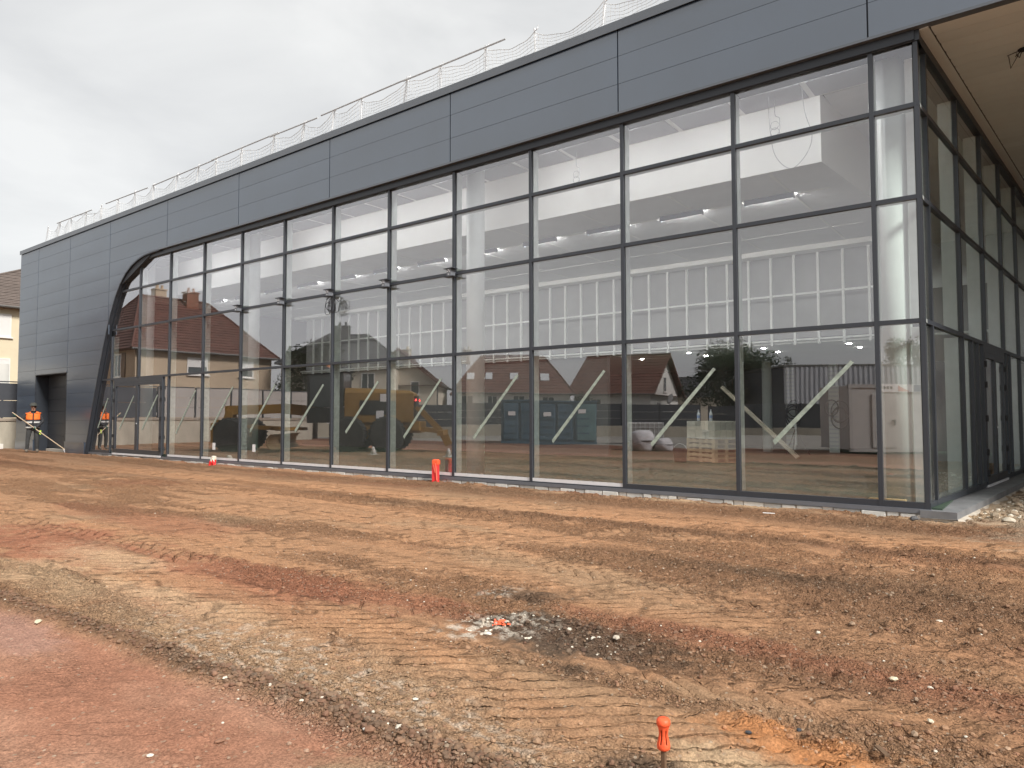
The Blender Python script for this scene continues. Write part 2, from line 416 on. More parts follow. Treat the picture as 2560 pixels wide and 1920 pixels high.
    pcol = pnk * (0.86 + 0.28 * fbm(x * 1.1, y * 2.6, 81, 5)[..., None])
    pm = pk[..., None]
    c = c * (1 - pm) + pcol * pm
    lay(red, pk * sst(fbm(x * 0.8, y * 1.6, 82, 4), 0.5, 0.75) * 0.55)
    lay(gry, pk * blob(x, y, 0.1, -9.05, 0.75, 0.18, s=83) * 0.85)
    lay(np.array([0.40, 0.23, 0.175]), blob(x, y, -3.6, -9.25, 0.7, 0.18, s=84) * pk * 0.8)
    # street side: dark red fill, then paving
    lay(brn, sst(-y, 10.8, 11.6) * 0.6)
    lay(np.array([0.17, 0.075, 0.05]), sst(-y, 14.4, 14.9) * (1 - sst(-y, 17.8, 18.3)) * 0.9)
    lay(np.array([0.30, 0.285, 0.255]), sst(-y, 17.9, 18.4))
    # ---------------- relief
    live = 1 - pk
    lug_p = np.zeros_like(x); lug_m = np.zeros_like(x)
    clod = loose
    z = z + live * ((sml - .5) * (0.022 + 0.045 * clod) + (tiny - .5) * (0.010 + 0.036 * clod))
    z = z + pk * ((sml - .5) * 0.022 + (tiny - .5) * 0.012 - 0.012)
    for (y0, sl, cv, hw, pitch, ang, dep, stg, chev) in TRACKS:
        yc = y0 - cv * np.clip(-x, 0, 40) ** 1.35 - sl * 0.35 * np.clip(x, -3, 9)
        d = y - yc + 0.05 * (fbm(x * 0.8, x * 0, int(abs(y0) * 31), 2) - .5)
        inside = 1 - sst(np.abs(d), hw * 0.8, hw * 1.1)
        patchy = sst(fbm(x * 0.55, y * 1.2, int(abs(y0) * 77), 3), 0.26, 0.44) * stg * (1 - 0.8 * loose)
        ph = (x + ang * (np.abs(d) if chev else d) + 0.09 * (fbm(x * 3.1, y * 3.1, 90, 3) - .5) * 2 + 0.03 * (tiny - .5)) / pitch
        fr = ph - np.floor(ph)
        groove = np.exp(-((fr - 0.5) / 0.10) ** 2) * (0.35 + 1.1 * sst(fbm(x * 4.5, y * 4.5, 93, 2), 0.35, 0.6))
        saw = (fr - 0.5) * 0.55
        lug = saw * dep * 1.0 - groove * dep * 1.0
        lv = np.where(y0 < -9.2, 1.0, live); mk_ = inside * patchy
        mk_ = mk_ * sst(fbm(x * 3.3, y * 4.2, 94, 3), 0.30, 0.52); lug_p = np.where(mk_ * lv > lug_m, ph, lug_p); lug_m = np.maximum(lug_m, mk_ * lv)
        flat = inside * 0.5 * patchy * live
        z = z - flat * ((sml - .5) * (0.03 + 0.04 * clod) + (tiny - .5) * 0.008)
        z = z + inside * patchy * live * lug - inside * live * 0.004
        # a thin berm pushed up at the edge of the track
        z = z + live * 0.010 * np.exp(-((np.abs(d) - hw * 1.12) / 0.05) ** 2) * sst(fbm(x * 1.5, y * 1.5, 97, 3), 0.4, 0.65)
    ridge = np.exp(-((y - ry) / 0.085) ** 2) * (0.45 + 0.9 * fbm(x * 3, y * 3, 99, 3))
    z = z + ridge * 0.042
    lay(np.array([0.165, 0.098, 0.060]), np.clip(ridge * 1.5, 0, 1) * 0.8)
    # rough heaps
    hp = blob(x, y, -0.62, -7.12, 0.75, 0.4, s=59)
    z = z + hp * (fbm(x * 11, y * 11, 101, 4, .65) - .55) * 0.07
    hp = blob(x, y, 0.7, -5.0, 1.7, 0.75, s=66)
    z = z + hp * (fbm(x * 5, y * 6, 102, 4, .6) - .45) * 0.085
    hp = blob(x, y, 1.05, -7.75, 0.5, 0.28, s=69)
    z = z + hp * (fbm(x * 4, y * 9, 103, 4, .6) - .55) * 0.14
    hp = np.exp(-((y + 0.85 + 0.2 * (med - .5)) / 0.4) ** 2)
    z = z + hp * (fbm(x * 6, y * 7, 104, 4, .6) - .45) * 0.05
    z = z + rub * (fbm(x * 4, y * 4, 105, 4, .6) - .4) * 0.10
    # soil climbs a little at the wall foot, nothing may rise above the sill
    z = z + 0.05 * sst(y, -0.35, -0.06) * (fbm(x * 2.2, y * 2, 106, 3) - .22) * (x < 0.4)
    z = np.where(y > 0.02, np.where(x < 0.9 + 0.0985 * y, np.minimum(z, -0.17), z), z)
    # real colour varies with stone and grain
    c = c * (0.78 + 0.44 * fbm(x * 13, y * 19, 110, 4, .65))[..., None]
    if full: return z, c, lug_p, lug_m, loose
    return z, c

def axis(knots):
    """graded coordinates from (value, spacing) knots"""
    out = [knots[0][0]]
    for (a, da), (b, db) in zip(knots[:-1], knots[1:]):
        n = max(1, int(round((b - a) / ((da + db) / 2))))
        t = np.linspace(0, 1, n + 1)[1:]
        if abs(da - db) > 1e-6:
            k = db / da
            t = (k ** t - 1) / (k - 1)
        out += list(a + (b - a) * t)
    return np.array(out)

def soil_mat():
    m, n, l = new_mat('site_soil')
    out = n.new('ShaderNodeOutputMaterial'); b = n.new('ShaderNodeBsdfPrincipled'); l.new(b.outputs[0], out.inputs[0])
    b.inputs['Roughness'].default_value = 0.95; b.inputs['Specular IOR Level'].default_value = 0.15
    at = n.new('ShaderNodeAttribute'); at.attribute_name = 'soil'
    tcn = n.new('ShaderNodeTexCoord')
    n1 = n.new('ShaderNodeTexNoise'); n1.inputs['Scale'].default_value = 75; n1.inputs['Detail'].default_value = 5; n1.inputs['Roughness'].default_value = 0.7
    l.new(tcn.outputs['Object'], n1.inputs['Vector'])
    mr = n.new('ShaderNodeMapRange'); mr.inputs['From Min'].default_value = 0.3; mr.inputs['From Max'].default_value = 0.7; mr.inputs['To Min'].default_value = 0.55; mr.inputs['To Max'].default_value = 1.45
    l.new(n1.outputs['Fac'], mr.inputs['Value'])
    hs = n.new('ShaderNodeHueSaturation'); l.new(at.outputs['Color'], hs.inputs['Color']); l.new(mr.outputs[0], hs.inputs['Value'])
    # grit: pale and reddish grains
    vo = n.new('ShaderNodeTexVoronoi'); vo.inputs['Scale'].default_value = 34; vo.inputs['Randomness'].default_value = 1
    l.new(tcn.outputs['Object'], vo.inputs['Vector'])
    sep = n.new('ShaderNodeSeparateColor'); l.new(vo.outputs['Color'], sep.inputs[0])
    lt = n.new('ShaderNodeMath'); lt.operation = 'LESS_THAN'; lt.inputs[1].default_value = 0.30; l.new(vo.outputs['Distance'], lt.inputs[0])
    gt = n.new('ShaderNodeMath'); gt.operation = 'GREATER_THAN'; gt.inputs[1].default_value = 0.83; l.new(sep.outputs[0], gt.inputs[0])
    an = n.new('ShaderNodeMath'); an.operation = 'MULTIPLY'; l.new(lt.outputs[0], an.inputs[0]); l.new(gt.outputs[0], an.inputs[1])
    am = n.new('ShaderNodeMath'); am.operation = 'MULTIPLY'; am.inputs[1].default_value = 0.6; l.new(an.outputs[0], am.inputs[0])
    gc = n.new('ShaderNodeValToRGB'); gc.color_ramp.elements[0].color = (0.24, 0.12, 0.07, 1); gc.color_ramp.elements[1].color = (0.60, 0.50, 0.38, 1)
    l.new(sep.outputs[1], gc.inputs[0])
    mx = n.new('ShaderNodeMix'); mx.data_type = 'RGBA'; l.new(am.outputs[0], mx.inputs['Factor']); l.new(hs.outputs[0], mx.inputs['A']); l.new(gc.outputs[0], mx.inputs['B'])
    l.new(mx.outputs['Result'], b.inputs['Base Color'])
    n2 = n.new('ShaderNodeTexNoise'); n2.inputs['Scale'].default_value = 52; n2.inputs['Detail'].default_value = 7; n2.inputs['Roughness'].default_value = 0.75
    l.new(tcn.outputs['Object'], n2.inputs['Vector'])
    bp = n.new('ShaderNodeBump'); bp.inputs['Strength'].default_value = 0.75; bp.inputs['Distance'].default_value = 0.022
    l.new(n2.outputs['Fac'], bp.inputs['Height'])
    bp2 = n.new('ShaderNodeBump'); bp2.inputs['Strength'].default_value = 0.5; bp2.inputs['Distance'].default_value = 0.012
    l.new(an.outputs[0], bp2.inputs['Height']); l.new(bp.outputs[0], bp2.inputs['Normal'])
    # crumbs of the loose bands
    al = n.new('ShaderNodeAttribute'); al.attribute_name = 'loose'
    prev = bp2.outputs[0]
    for sc__, ds__ in ((42, 0.026), (95, 0.014)):
        vv = n.new('ShaderNodeTexVoronoi'); vv.inputs['Scale'].default_value = sc__; l.new(tcn.outputs['Object'], vv.inputs['Vector'])
        mm_ = n.new('ShaderNodeMath'); mm_.operation = 'MULTIPLY'; l.new(vv.outputs['Distance'], mm_.inputs[0]); l.new(al.outputs['Fac'], mm_.inputs[1])
        bb_ = n.new('ShaderNodeBump'); bb_.invert = True; bb_.inputs['Strength'].default_value = 0.9; bb_.inputs['Distance'].default_value = ds__
        l.new(mm_.outputs[0], bb_.inputs['Height']); l.new(prev, bb_.inputs['Normal']); prev = bb_.outputs[0]
    # crisp tread edges pressed into the soil (phase and strength come from the wheel tracks)
    ap = n.new('ShaderNodeAttribute'); ap.attribute_name = 'lug_phase'; am_ = n.new('ShaderNodeAttribute'); am_.attribute_name = 'lug_mask'
    def math_(op, a, v=None):
        q = n.new('ShaderNodeMath'); q.operation = op
        l.new(a, q.inputs[0])
        if v is not None:
            if isinstance(v, (int, float)): q.inputs[1].default_value = v
            else: l.new(v, q.inputs[1])
        return q.outputs[0]
    nw = n.new('ShaderNodeTexNoise'); nw.inputs['Scale'].default_value = 9; nw.inputs['Detail'].default_value = 3; l.new(tcn.outputs['Object'], nw.inputs['Vector'])
    wv = math_('MULTIPLY', nw.outputs['Fac'], 0.16)
    fr_ = math_('FRACT', math_('ADD', ap.outputs['Fac'], wv))
    d_ = math_('ABSOLUTE', math_('SUBTRACT', fr_, 0.5))
    ramp = n.new('ShaderNodeMapRange'); ramp.interpolation_type = 'SMOOTHSTEP'; ramp.inputs['From Min'].default_value = 0.015; ramp.inputs['From Max'].default_value = 0.085; ramp.inputs['To Min'].default_value = 0.0; ramp.inputs['To Max'].default_value = 1.0
    l.new(d_, ramp.inputs['Value'])
    hgt = math_('MULTIPLY', ramp.outputs[0], am_.outputs['Fac'])
    bp3 = n.new('ShaderNodeBump'); bp3.inputs['Strength'].default_value = 1.0; bp3.inputs['Distance'].default_value = 0.06
    l.new(hgt, bp3.inputs['Height']); l.new(prev, bp3.inputs['Normal'])
    l.new(bp3.outputs[0], b.inputs['Normal'])
    return m
M['soil'] = soil_mat()

gx = axis([(-90, 3), (-40, 0.6), (-26, 0.16), (-14, 0.09), (-7, 0.04), (-4.2, 0.018), (-3.0, 0.0165), (2.2, 0.0165), (4, 0.06), (12, 0.5), (60, 4)])
gy = axis([(-90, 4), (-40, 1.2), (-18, 0.25), (-11, 0.05), (-9.9, 0.0165), (-6.4, 0.017), (-3.4, 0.024), (0.3, 0.030), (1.2, 0.05), (9, 0.25), (60, 4)])
GX, GY = np.meshgrid(gx, gy)
GZ, GC, GP, GM, GL = ground_fields(GX, GY, True)
nx_, ny_ = len(gx), len(gy)
gm = bpy.data.meshes.new('ground')
gv = np.stack([GX, GY, GZ], -1).reshape(-1, 3).astype(np.float32)
idx = np.arange(nx_ * ny_).reshape(ny_, nx_)
gf = np.stack([idx[:-1, :-1], idx[:-1, 1:], idx[1:, 1:], idx[1:, :-1]], -1).reshape(-1, 4)
gm.vertices.add(len(gv)); gm.vertices.foreach_set('co', gv.ravel())
gm.loops.add(gf.size); gm.loops.foreach_set('vertex_index', gf.ravel().astype(np.int32))
gm.polygons.add(len(gf)); gm.polygons.foreach_set('loop_start', np.arange(0, gf.size, 4, dtype=np.int32))
gm.polygons.foreach_set('loop_total', np.full(len(gf), 4, dtype=np.int32))
gm.polygons.foreach_set('use_smooth', np.ones(len(gf), dtype=bool))
gm.update(calc_edges=True)
ca = gm.color_attributes.new('soil', 'FLOAT_COLOR', 'POINT')
ca.data.foreach_set('color', np.concatenate([GC.reshape(-1, 3), np.ones((len(gv), 1))], 1).astype(np.float32).ravel())
for nm_, arr_ in (('lug_phase', GP), ('lug_mask', GM), ('loose', GL)):
    fa_ = gm.attributes.new(nm_, 'FLOAT', 'POINT'); fa_.data.foreach_set('value', arr_.astype(np.float32).ravel())
gm.materials.append(M['soil'])
ground = tag(link('ground', gm), 'bare reddish brown building site soil with wheel tracks', kind='structure')
def gz(x, y):
    return float(ground_fields(np.array([float(x)]), np.array([float(y)]))[0][0])
def gzs(xs, ys):
    return ground_fields(np.asarray(xs, float), np.asarray(ys, float))[0]
# far land to the horizon
fm = MB(); fm.poly([(-1500, -1500, -0.6), (1500, -1500, -0.6), (1500, 1500, -0.6), (-1500, 1500, -0.6)], [(0, 1, 2, 3)])
tag(fm.build('terrain', mat('far_land', (0.20, 0.19, 0.14), 0.95, var=0.2, vscale=0.05)), 'flat land around the site', kind='structure')

# ================================================================== the showroom building
CORNER = (0.58, 0.0)
SD = Vector((0.0985, 0.99514, 0)).normalized()        # the end facade runs back at a slight angle
Z3, Z2, Z1, ZH = 2.553, 4.263, 5.551, 6.42            # transom axes and glass head
bld = thing('showroom_building', 'long dark grey clad showroom with curved-corner glass front and roof-edge netting', 'building', (0, 0, 0))

def fr_front(s, d, z): return (s, d, z)
def fr_side(s, d, z): return (CORNER[0] + SD.x * s - SD.y * d, CORNER[1] + SD.y * s + SD.x * d, z)

# ---- outline of the curved opening (outer edge on the cladding face)
CURVE = [(-0.12, -25.70), (0.03, -25.65), (1.33, -25.24), (2.16, -24.94), (2.99, -24.65), (3.63, -24.41), (4.26, -24.15), (4.83, -23.87), (5.36, -23.56), (5.79, -23.20), (6.10, -22.82), (6.32, -22.40), (6.46, -21.97), (6.545, -21.5), (6.575, -21.0), (6.58, -20.5)]
_cz = [a for a, b in CURVE]; _cx = [b for a, b in CURVE]
def xc(z): return float(np.interp(z, _cz, _cx))

YC = -0.11                                            # cladding face
def panel(x0, x1, z0, z1, clip=False, y=YC, parent=bld, name='cladding_panel'):
    """sheet metal panel, very slightly pillowed, with returned edges"""
    g = 0.003
    x0 += 0.011; x1 -= 0.011; z0 += g; z1 -= g
    n, k = 10, 5
    amp = rng.uniform(0.002, 0.007) * rng.choice((1, 1, -0.6)); tilt = rng.uniform(-0.0012, 0.0012)
    rows = []
    for j in range(k + 1):
        z = z0 + (z1 - z0) * j / k
        xr = min(x1, xc(z) - 0.004) if clip else x1
        if xr <= x0 + 0.01: xr = x0 + 0.01
        rows.append([(x0 + (xr - x0) * i / n, y - amp * math.sin(math.pi * i / n) ** 0.7 * math.sin(math.pi * j / k) ** 0.7 + tilt * (2 * j / k - 1), z) for i in range(n + 1)])
    pts = [p for r_ in rows for p in r_]
    fs = []
    W_ = n + 1
    for j in range(k):
        for i in range(n):
            a = j * W_ + i
            fs.append((a, a + 1, a + W_ + 1, a + W_))
    m = MB(); m.poly(pts, fs)
    border = [i for i in range(W_)] + [j * W_ + n for j in range(1, k + 1)] + [k * W_ + i for i in range(n - 1, -1, -1)] + [j * W_ for j in range(k - 1, 0, -1)]
    o = len(m.v)
    ring = [pts[i] for i in border]
    m.poly(ring + [(p[0], y + 0.035, p[2]) for p in ring], [(i, i + len(ring), (i + 1) % len(ring) + len(ring), (i + 1) % len(ring)) for i in range(len(ring))])
    me = m.mesh(name, M['clad'])
    me.polygons.foreach_set('use_smooth', [True] * (n * k) + [False] * len(ring))
    return link(name, me, parent)

ROWZ = [8.12 - 0.5 * i for i in range(17)]            # 8.12 ... 0.12
COLS_L = [(-32.46, -30.52), (-30.52, -27.42), (-27.42, -24.04), (-24.04, -20.02)]
DOOR_X0, DOOR_X1, DOOR_Z = -30.50, -27.44, 2.93
for ci, (a, b) in enumerate(COLS_L):
    for i in range(16):
        z1, z0 = ROWZ[i], ROWZ[i + 1]
        if ci == 1 and z0 < DOOR_Z:
            if z1 > DOOR_Z: panel(a, b, DOOR_Z + 0.03, z1)
            continue
        if ci == 3 and xc(z1) <= a + 0.03: continue
        panel(a, b, z0, z1, clip=(ci >= 2 and z0 < 6.6))
for a in range(-20, 16, 4):                            # fascia bays, running on over the canopy
    for i in range(3):
        panel(a - 0.02 if a == -20 else a, a + 4, ROWZ[i + 1], ROWZ[i])
# wall behind the panels
wb = MB()
wb.box(-32.44, -20.0, YC + 0.036, 0.10, 6.60, 8.12)
wb.box(-20.0, 15.98, YC + 0.036, 0.10, 6.60, 8.12)
def core(z0, z1, x0): # dark core behind clipped rows
    n = 8
    pts = []
    for j in range(n + 1):
        z = z0 + (z1 - z0) * j / n
        pts += [(x0, YC + 0.036, z), (xc(z) - 0.006, YC + 0.036, z), (xc(z) - 0.006, 0.3, z), (x0, 0.3, z)]
    fs = []
    for j in range(n):
        for q in range(4):
            fs.append((j * 4 + q, j * 4 + (q + 1) % 4, j * 4 + 4 + (q + 1) % 4, j * 4 + 4 + q))
    wb.poly(pts, fs)
core(-0.25, 6.575, -27.43)
wb.box(-32.44, DOOR_X0 - 0.01, YC + 0.036, 0.3, -0.25, 6.6)
wb.box(DOOR_X0 - 0.01, DOOR_X1 + 0.01, YC + 0.036, 0.3, DOOR_Z + 0.03, 6.6)
wb.build('wall_core', M['joint'], bld)
# end wall at the far left, and roof deck
ew = MB(); ew.box(-32.47, -32.40, YC, 18, -0.2, 8.12); ew.build('end_wall', M['clad'], bld)
rd = MB(); rd.box(-32.3, 0.3, 0.12, 18, 7.55, 7.62); rd.box(0.3, 15.9, 0.12, 12, 7.55, 7.62); rd.build('roof_deck', M['plinth'], bld)
# coping
cp = MB(); cp.box(-32.52, 16, YC - 0.035, 0.32, 8.135, 8.25); cp.box(-32.52, 16, YC - 0.042, YC - 0.034, 8.09, 8.252)
cp.build('coping', M['coping'], bld)
# lower trim of the fascia and the recessed head band
tr = MB(); tr.box(-20.9, 16, YC - 0.012, 0.02, 6.578, 6.618); tr.build('fascia_trim', M['coping'], bld)
hb = MB(); hb.box(-21.6, 0.56, -0.045, 0.02, 6.44, 6.576); hb.box(-20.9, 0.62, -0.02, 0.30, 6.43, 6.60)
hb.build('head_band', M['reveal'], bld)

# reveal and frame of the curved edge
rv = MB(); n = len(CURVE)
ex = []
for i in range(n - 1):
    for t in range(4):
        z = CURVE[i][0] + (CURVE[i + 1][0] - CURVE[i][0]) * t / 4; x = CURVE[i][1] + (CURVE[i + 1][1] - CURVE[i][1]) * t / 4
        ex.append((x, z))
ex.append((CURVE[-1][1], CURVE[-1][0]))
def inward(i, d):
    a, b = ex[max(i - 1, 0)], ex[min(i + 1, len(ex) - 1)]
    tx, tz = b[0] - a[0], b[1] - a[1]; L = math.hypot(tx, tz)
    return (ex[i][0] + tz / L * d, ex[i][1] - tx / L * d)
prof = [(-0.012, YC - 0.016), (0.03, YC - 0.016), (0.03, YC + 0.02), (0.045, -0.005), (0.12, -0.005), (0.12, 0.06), (-0.012, 0.06)]
pts = []
for i in range(len(ex)):
    for d, y in prof:
        q = inward(i, d); pts.append((q[0], y, q[1]))
k = len(prof)
fs = [(i * k + q, i * k + q + 1, (i + 1) * k + q + 1, (i + 1) * k + q) for i in range(len(ex) - 1) for q in range(k - 1)]
rv.poly(pts, fs); rv.build('curved_frame', M['reveal'], bld, smooth=False)

# ---- glazing
def xin(z): return xc(z) + 0.108
def pane_front(x0, x1, z0, z1, clip=False, mat_='glass', fr=fr_front, tape=None, parent=bld, y=0.035):
    n = 10 if clip else 1
    L, Rr = [], []
    for j in range(n + 1):
        z = z0 + (z1 - z0) * j / n
        xl = max(x0, xin(z)) if clip else x0
        L.append((min(xl, x1 - 0.005), z)); Rr.append((x1, z))
    ax, az = rng.uniform(-0.0021, 0.0021), rng.uniform(-0.0018, 0.0018)
    cx_, cz_ = (x0 + x1) / 2, (z0 + z1) / 2
    def q(s, d, z): return fr(s, d + (s - cx_) * ax + (z - cz_) * az, z)
    m = MB()
    front = [q(s, y, z) for s, z in L] + [q(s, y, z) for s, z in Rr]
    N = n + 1
    m.poly(front, [(j, N + j, N + j + 1, j + 1) for j in range(n)], 0)
    loop = L + Rr[::-1]
    a = [q(s, y, z) for s, z in loop]; b = [q(s, y + 0.028, z) for s, z in loop]
    m.poly(a + b, [(i, i + len(loop), (i + 1) % len(loop) + len(loop), (i + 1) % len(loop)) for i in range(len(loop))], 1)
    o = m.build('glass_pane', [M[mat_], M['spacer']], parent)
    if tape:
        (s0, t0), (s1, t1) = tape
        tm = MB(); w = rng.uniform(0.038, 0.050)
        dx, dz = s1 - s0, t1 - t0; Ln = math.hypot(dx, dz); px, pz = -dz / Ln * w / 2, dx / Ln * w / 2
        c = [(s0 - px, t0 - pz), (s1 - px + 0.01, t1 - pz), (s1 + px, t1 + pz), (s0 + px, t0 + pz + 0.03)]
        yy = y - 0.006
        tm.poly([q(s, yy, z) for s, z in c] + [q(s, yy - 0.003, z) for s, z in c], [(0, 1, 2, 3), (7, 6, 5, 4), (0, 4, 5, 1), (1, 5, 6, 2), (2, 6, 7, 3), (3, 7, 4, 0)])
        tm.build('tape_strip', M['tape'], o)
    return o
def mullion(s, z0, z1, fr=fr_front, w=0.062, inner='frame_in', deep=0.17, film=None, film_mat='film'):
    m = MB(); m.box(s - w / 2, s + w / 2, -0.004, 0.05, z0, z1, 0, fr)
    o = m.build('mullion', M['frame'], bld)
    m = MB(); m.box(s - 0.027, s + 0.027, 0.068, 0.068 + deep, z0, z1, 0, fr)
    m.build('inner_profile', M[inner], o)
    if film:
        m = MB(); m.box(s + 0.0275, s + 0.0315, 0.07, 0.065 + deep, film[0], film[1], 0, fr); m.build('protective_film', M[film_mat], o)
    return o
def transom(s0, s1, z, fr=fr_front, h=0.062, inner='frame_in', y=0.0):
    m = MB(); m.box(s0, s1, y, 0.05, z - h / 2, z + h / 2, 0, fr)
    o = m.build('transom', M['frame'], bld)
    m = MB(); m.box(s0, s1, 0.0685, 0.19, z - 0.026, z + 0.026, 0, fr); m.build('inner_profile', M[inner], o)
    return o

MULX = [0 - 2 * k for k in range(13)]                 # mullion axes 0, -2, ... -24
rows = [(0.085, Z3), (Z3, Z2), (Z2, Z1), (Z1, ZH)]
h2 = 0.031
# corner bay + regular bays
bays = [(MULX[0], CORNER[0] - 0.03)] + [(MULX[i + 1], MULX[i]) for i in range(12)]
for bi, (a, b) in enumerate(bays):
    for ri, (z0, z1) in enumerate(rows):
        if ri == 0 and b in (-20, -22): continue       # the entrance doors stand here
        za = z0 + (h2 if ri else 0); zb = z1 - (h2 if ri < 3 else 0)
        clip = a < -20.5
        if clip and ri > 0 and xin(zb) > b - 0.14:
            zz_ = zb
            while xin(zz_) > b - 0.14 and zz_ > za: zz_ -= 0.01
            if zz_ < za + 0.1: continue
            zb = zz_
        tp = None
        if ri == 0 and bi >= 1:
            j = rng.uniform(-0.05, 0.05)
            tp = ((a + 0.50 + j, 0.80 + rng.uniform(-0.07, 0.07)), (a + 1.62 + j, 2.07 + rng.uniform(-0.05, 0.03)))
        p = pane_front(a + h2, b - h2, za, zb, clip=clip and ri > 0, tape=tp)
        if ri == 0 and b in (-14, -16):
            sm = MB(); sx = b - 1.38 if b == -16 else b - 1.36
            sm.box(sx, sx + 0.13, 0.024, 0.029, 0.30, 0.50); sm.build('sticker', M['label'], p)
# leftmost slanted bay
for ri, (z0, z1) in enumerate(rows[:3]):
    za = z0 + (h2 if ri else 0); zb = z1 - h2
    if xin(zb) > -24 - 0.08: zb = 3.9
    if ri == 2: continue
    pane_front(-26.5, -24 - h2, za, zb, clip=True, tape=((-25.0, 0.85), (-24.25, 1.9)) if ri == 0 else None)
for i, x in enumerate(MULX):
    top = 6.50 if x > -20.5 else {-22: 6.30, -24: 4.2}.get(x, 6.5)
    bot = Z3 + h2 if x == -22 else 0.0
    if x == -22: mullion(x, bot, 6.36)
    elif x == -24: mullion(x, 0, 4.05)
    else: mullion(x, bot, top, film=(0.1, Z3 - 0.05), film_mat='white_strip' if x == 0 else 'film')
for z in (Z3, Z2, Z1):
    xs = sorted([x for x in MULX if x > xin(z) + 0.02], reverse=True)
    edges = [CORNER[0] + 0.02] + xs + [xin(z) - 0.02]
    for b, a in zip(edges[:-1], edges[1:]):
        bb = b - h2 if b < 0.5 else b
        aa = a + h2 if a in MULX else a
        transom(aa, bb, z)
# corner post
cpm = MB()
cpm.box(CORNER[0] - 0.045, CORNER[0] + 0.012, -0.002, 0.05, 0, 6.50)
cpm.box(CORNER[0] - 0.012, CORNER[0] + 0.012, 0.05, 0.12, 0, 6.50)
cpm.build('corner_post', M['frame'], bld)

# sill: dark caps, on the middle bays the white seal strip lies bare
for b, a in zip([CORNER[0] + 0.02] + MULX, MULX + [xc(0.03) + 0.1]):
    if b in (-20, -22): continue
    m = MB()
    bb, aa = (b - h2 if b < 0.5 else b), (a + h2 if a in MULX else a)
    if -18 <= b <= -4:
        m.box(aa, bb, 0.012, 0.052, 0.022, 0.082); o = m.build('seal_strip', M['white_strip'], bld)
        m = MB(); m.box(aa, bb, 0.004, 0.052, 0.0, 0.021); m.build('sill_cap', M['frame'], bld)
    else:
        m.box(aa, bb, 0.0, 0.052, 0.0, 0.084); m.build('sill_cap', M['frame'], bld)
pf = MB(); pf.box(-25.6, CORNER[0] + 0.03, -0.022, 0.06, -0.062, -0.001); pf.build('plinth_flashing', M['plinth'], bld)
# pale blocks under the flashing, loosely jointed
x = CORNER[0] + 0.05; zb_ = -0.21
bshared = []
for q in range(5):
    m = MB(); w = (0.20, 0.31, 0.15, 0.26, 0.36)[q]
    m.cbox(-w + 0.004, -0.004, 0, 0.10, 0, 0.138 + 0.008 * (q % 3), 0.008)
    bshared.append((w, m.mesh('plinth_block', M['block'])))
cnt = 0
while x > -25.3 and cnt < 130:
    w, me = bshared[rng.randrange(5)]
    o = link('plinth_block', me, bld); o.location = (x, -0.013 + rng.uniform(-0.012, 0.01), zb_ + rng.uniform(-0.006, 0.0))
    o.rotation_euler = (0, 0, rng.uniform(-0.02, 0.02)); x -= w + rng.uniform(0.0, 0.012); cnt += 1
pm = MB(); pm.box(-25.6, CORNER[0] + 0.04, 0.012, 0.08, -0.3, -0.064); pm.build('footing', M['mortar'], bld)
# plinth flashing of the clad part
for (a, b, z1) in ((-32.47, DOOR_X0, 0.32), (DOOR_X1, xc(0.0) - 0.02, 0.32)):
    m = MB(); m.box(a, b, YC - 0.03, YC + 0.02, -0.22, z1); m.box(a, b, YC - 0.045, YC - 0.02, z1 - 0.012, z1 + 0.015); m.build('plinth_flashing', M['clad'], bld)

# ---- service doorway in the clad end
dw = MB(); D_ = 0.42
dw.box(DOOR_X0 - 0.02, DOOR_X0 + 0.03, YC + 0.0, D_, -0.2, DOOR_Z + 0.02)
dw.box(DOOR_X1 - 0.03, DOOR_X1 + 0.02, YC + 0.0, D_, -0.2, DOOR_Z + 0.02)
dw.box(DOOR_X0, DOOR_X1, YC + 0.0, D_, DOOR_Z - 0.02, DOOR_Z + 0.03)
dw.build('doorway_reveal', M['reveal'], bld)
lt = MB(); lt.box(DOOR_X0, DOOR_X1, YC - 0.02, YC + 0.01, DOOR_Z + 0.003, DOOR_Z + 0.05); lt.build('doorway_trim', M['coping'], bld)
dk = tag(link('sectional_door', None, bld))
for i in range(6):
    m = MB(); z0 = 0.02 + i * 0.485
    m.cbox(DOOR_X0 + 0.03, DOOR_X1 - 0.03, 0, 0.05, 0, 0.478, 0.006)
    o = m.build('door_section', mat('door_section_%d' % i, (0.040, 0.045, 0.052), 0.4) if i == 0 else SECM, dk)
    SECM = o.data.materials[0]; o.location = (0, D_ - 0.06, z0)
m = MB(); m.box(DOOR_X0 + 0.6, DOOR_X1 - 0.05, D_ - 0.3, D_ - 0.07, -0.12, 0.0); m.build('door_threshold', M['concrete'], bld)

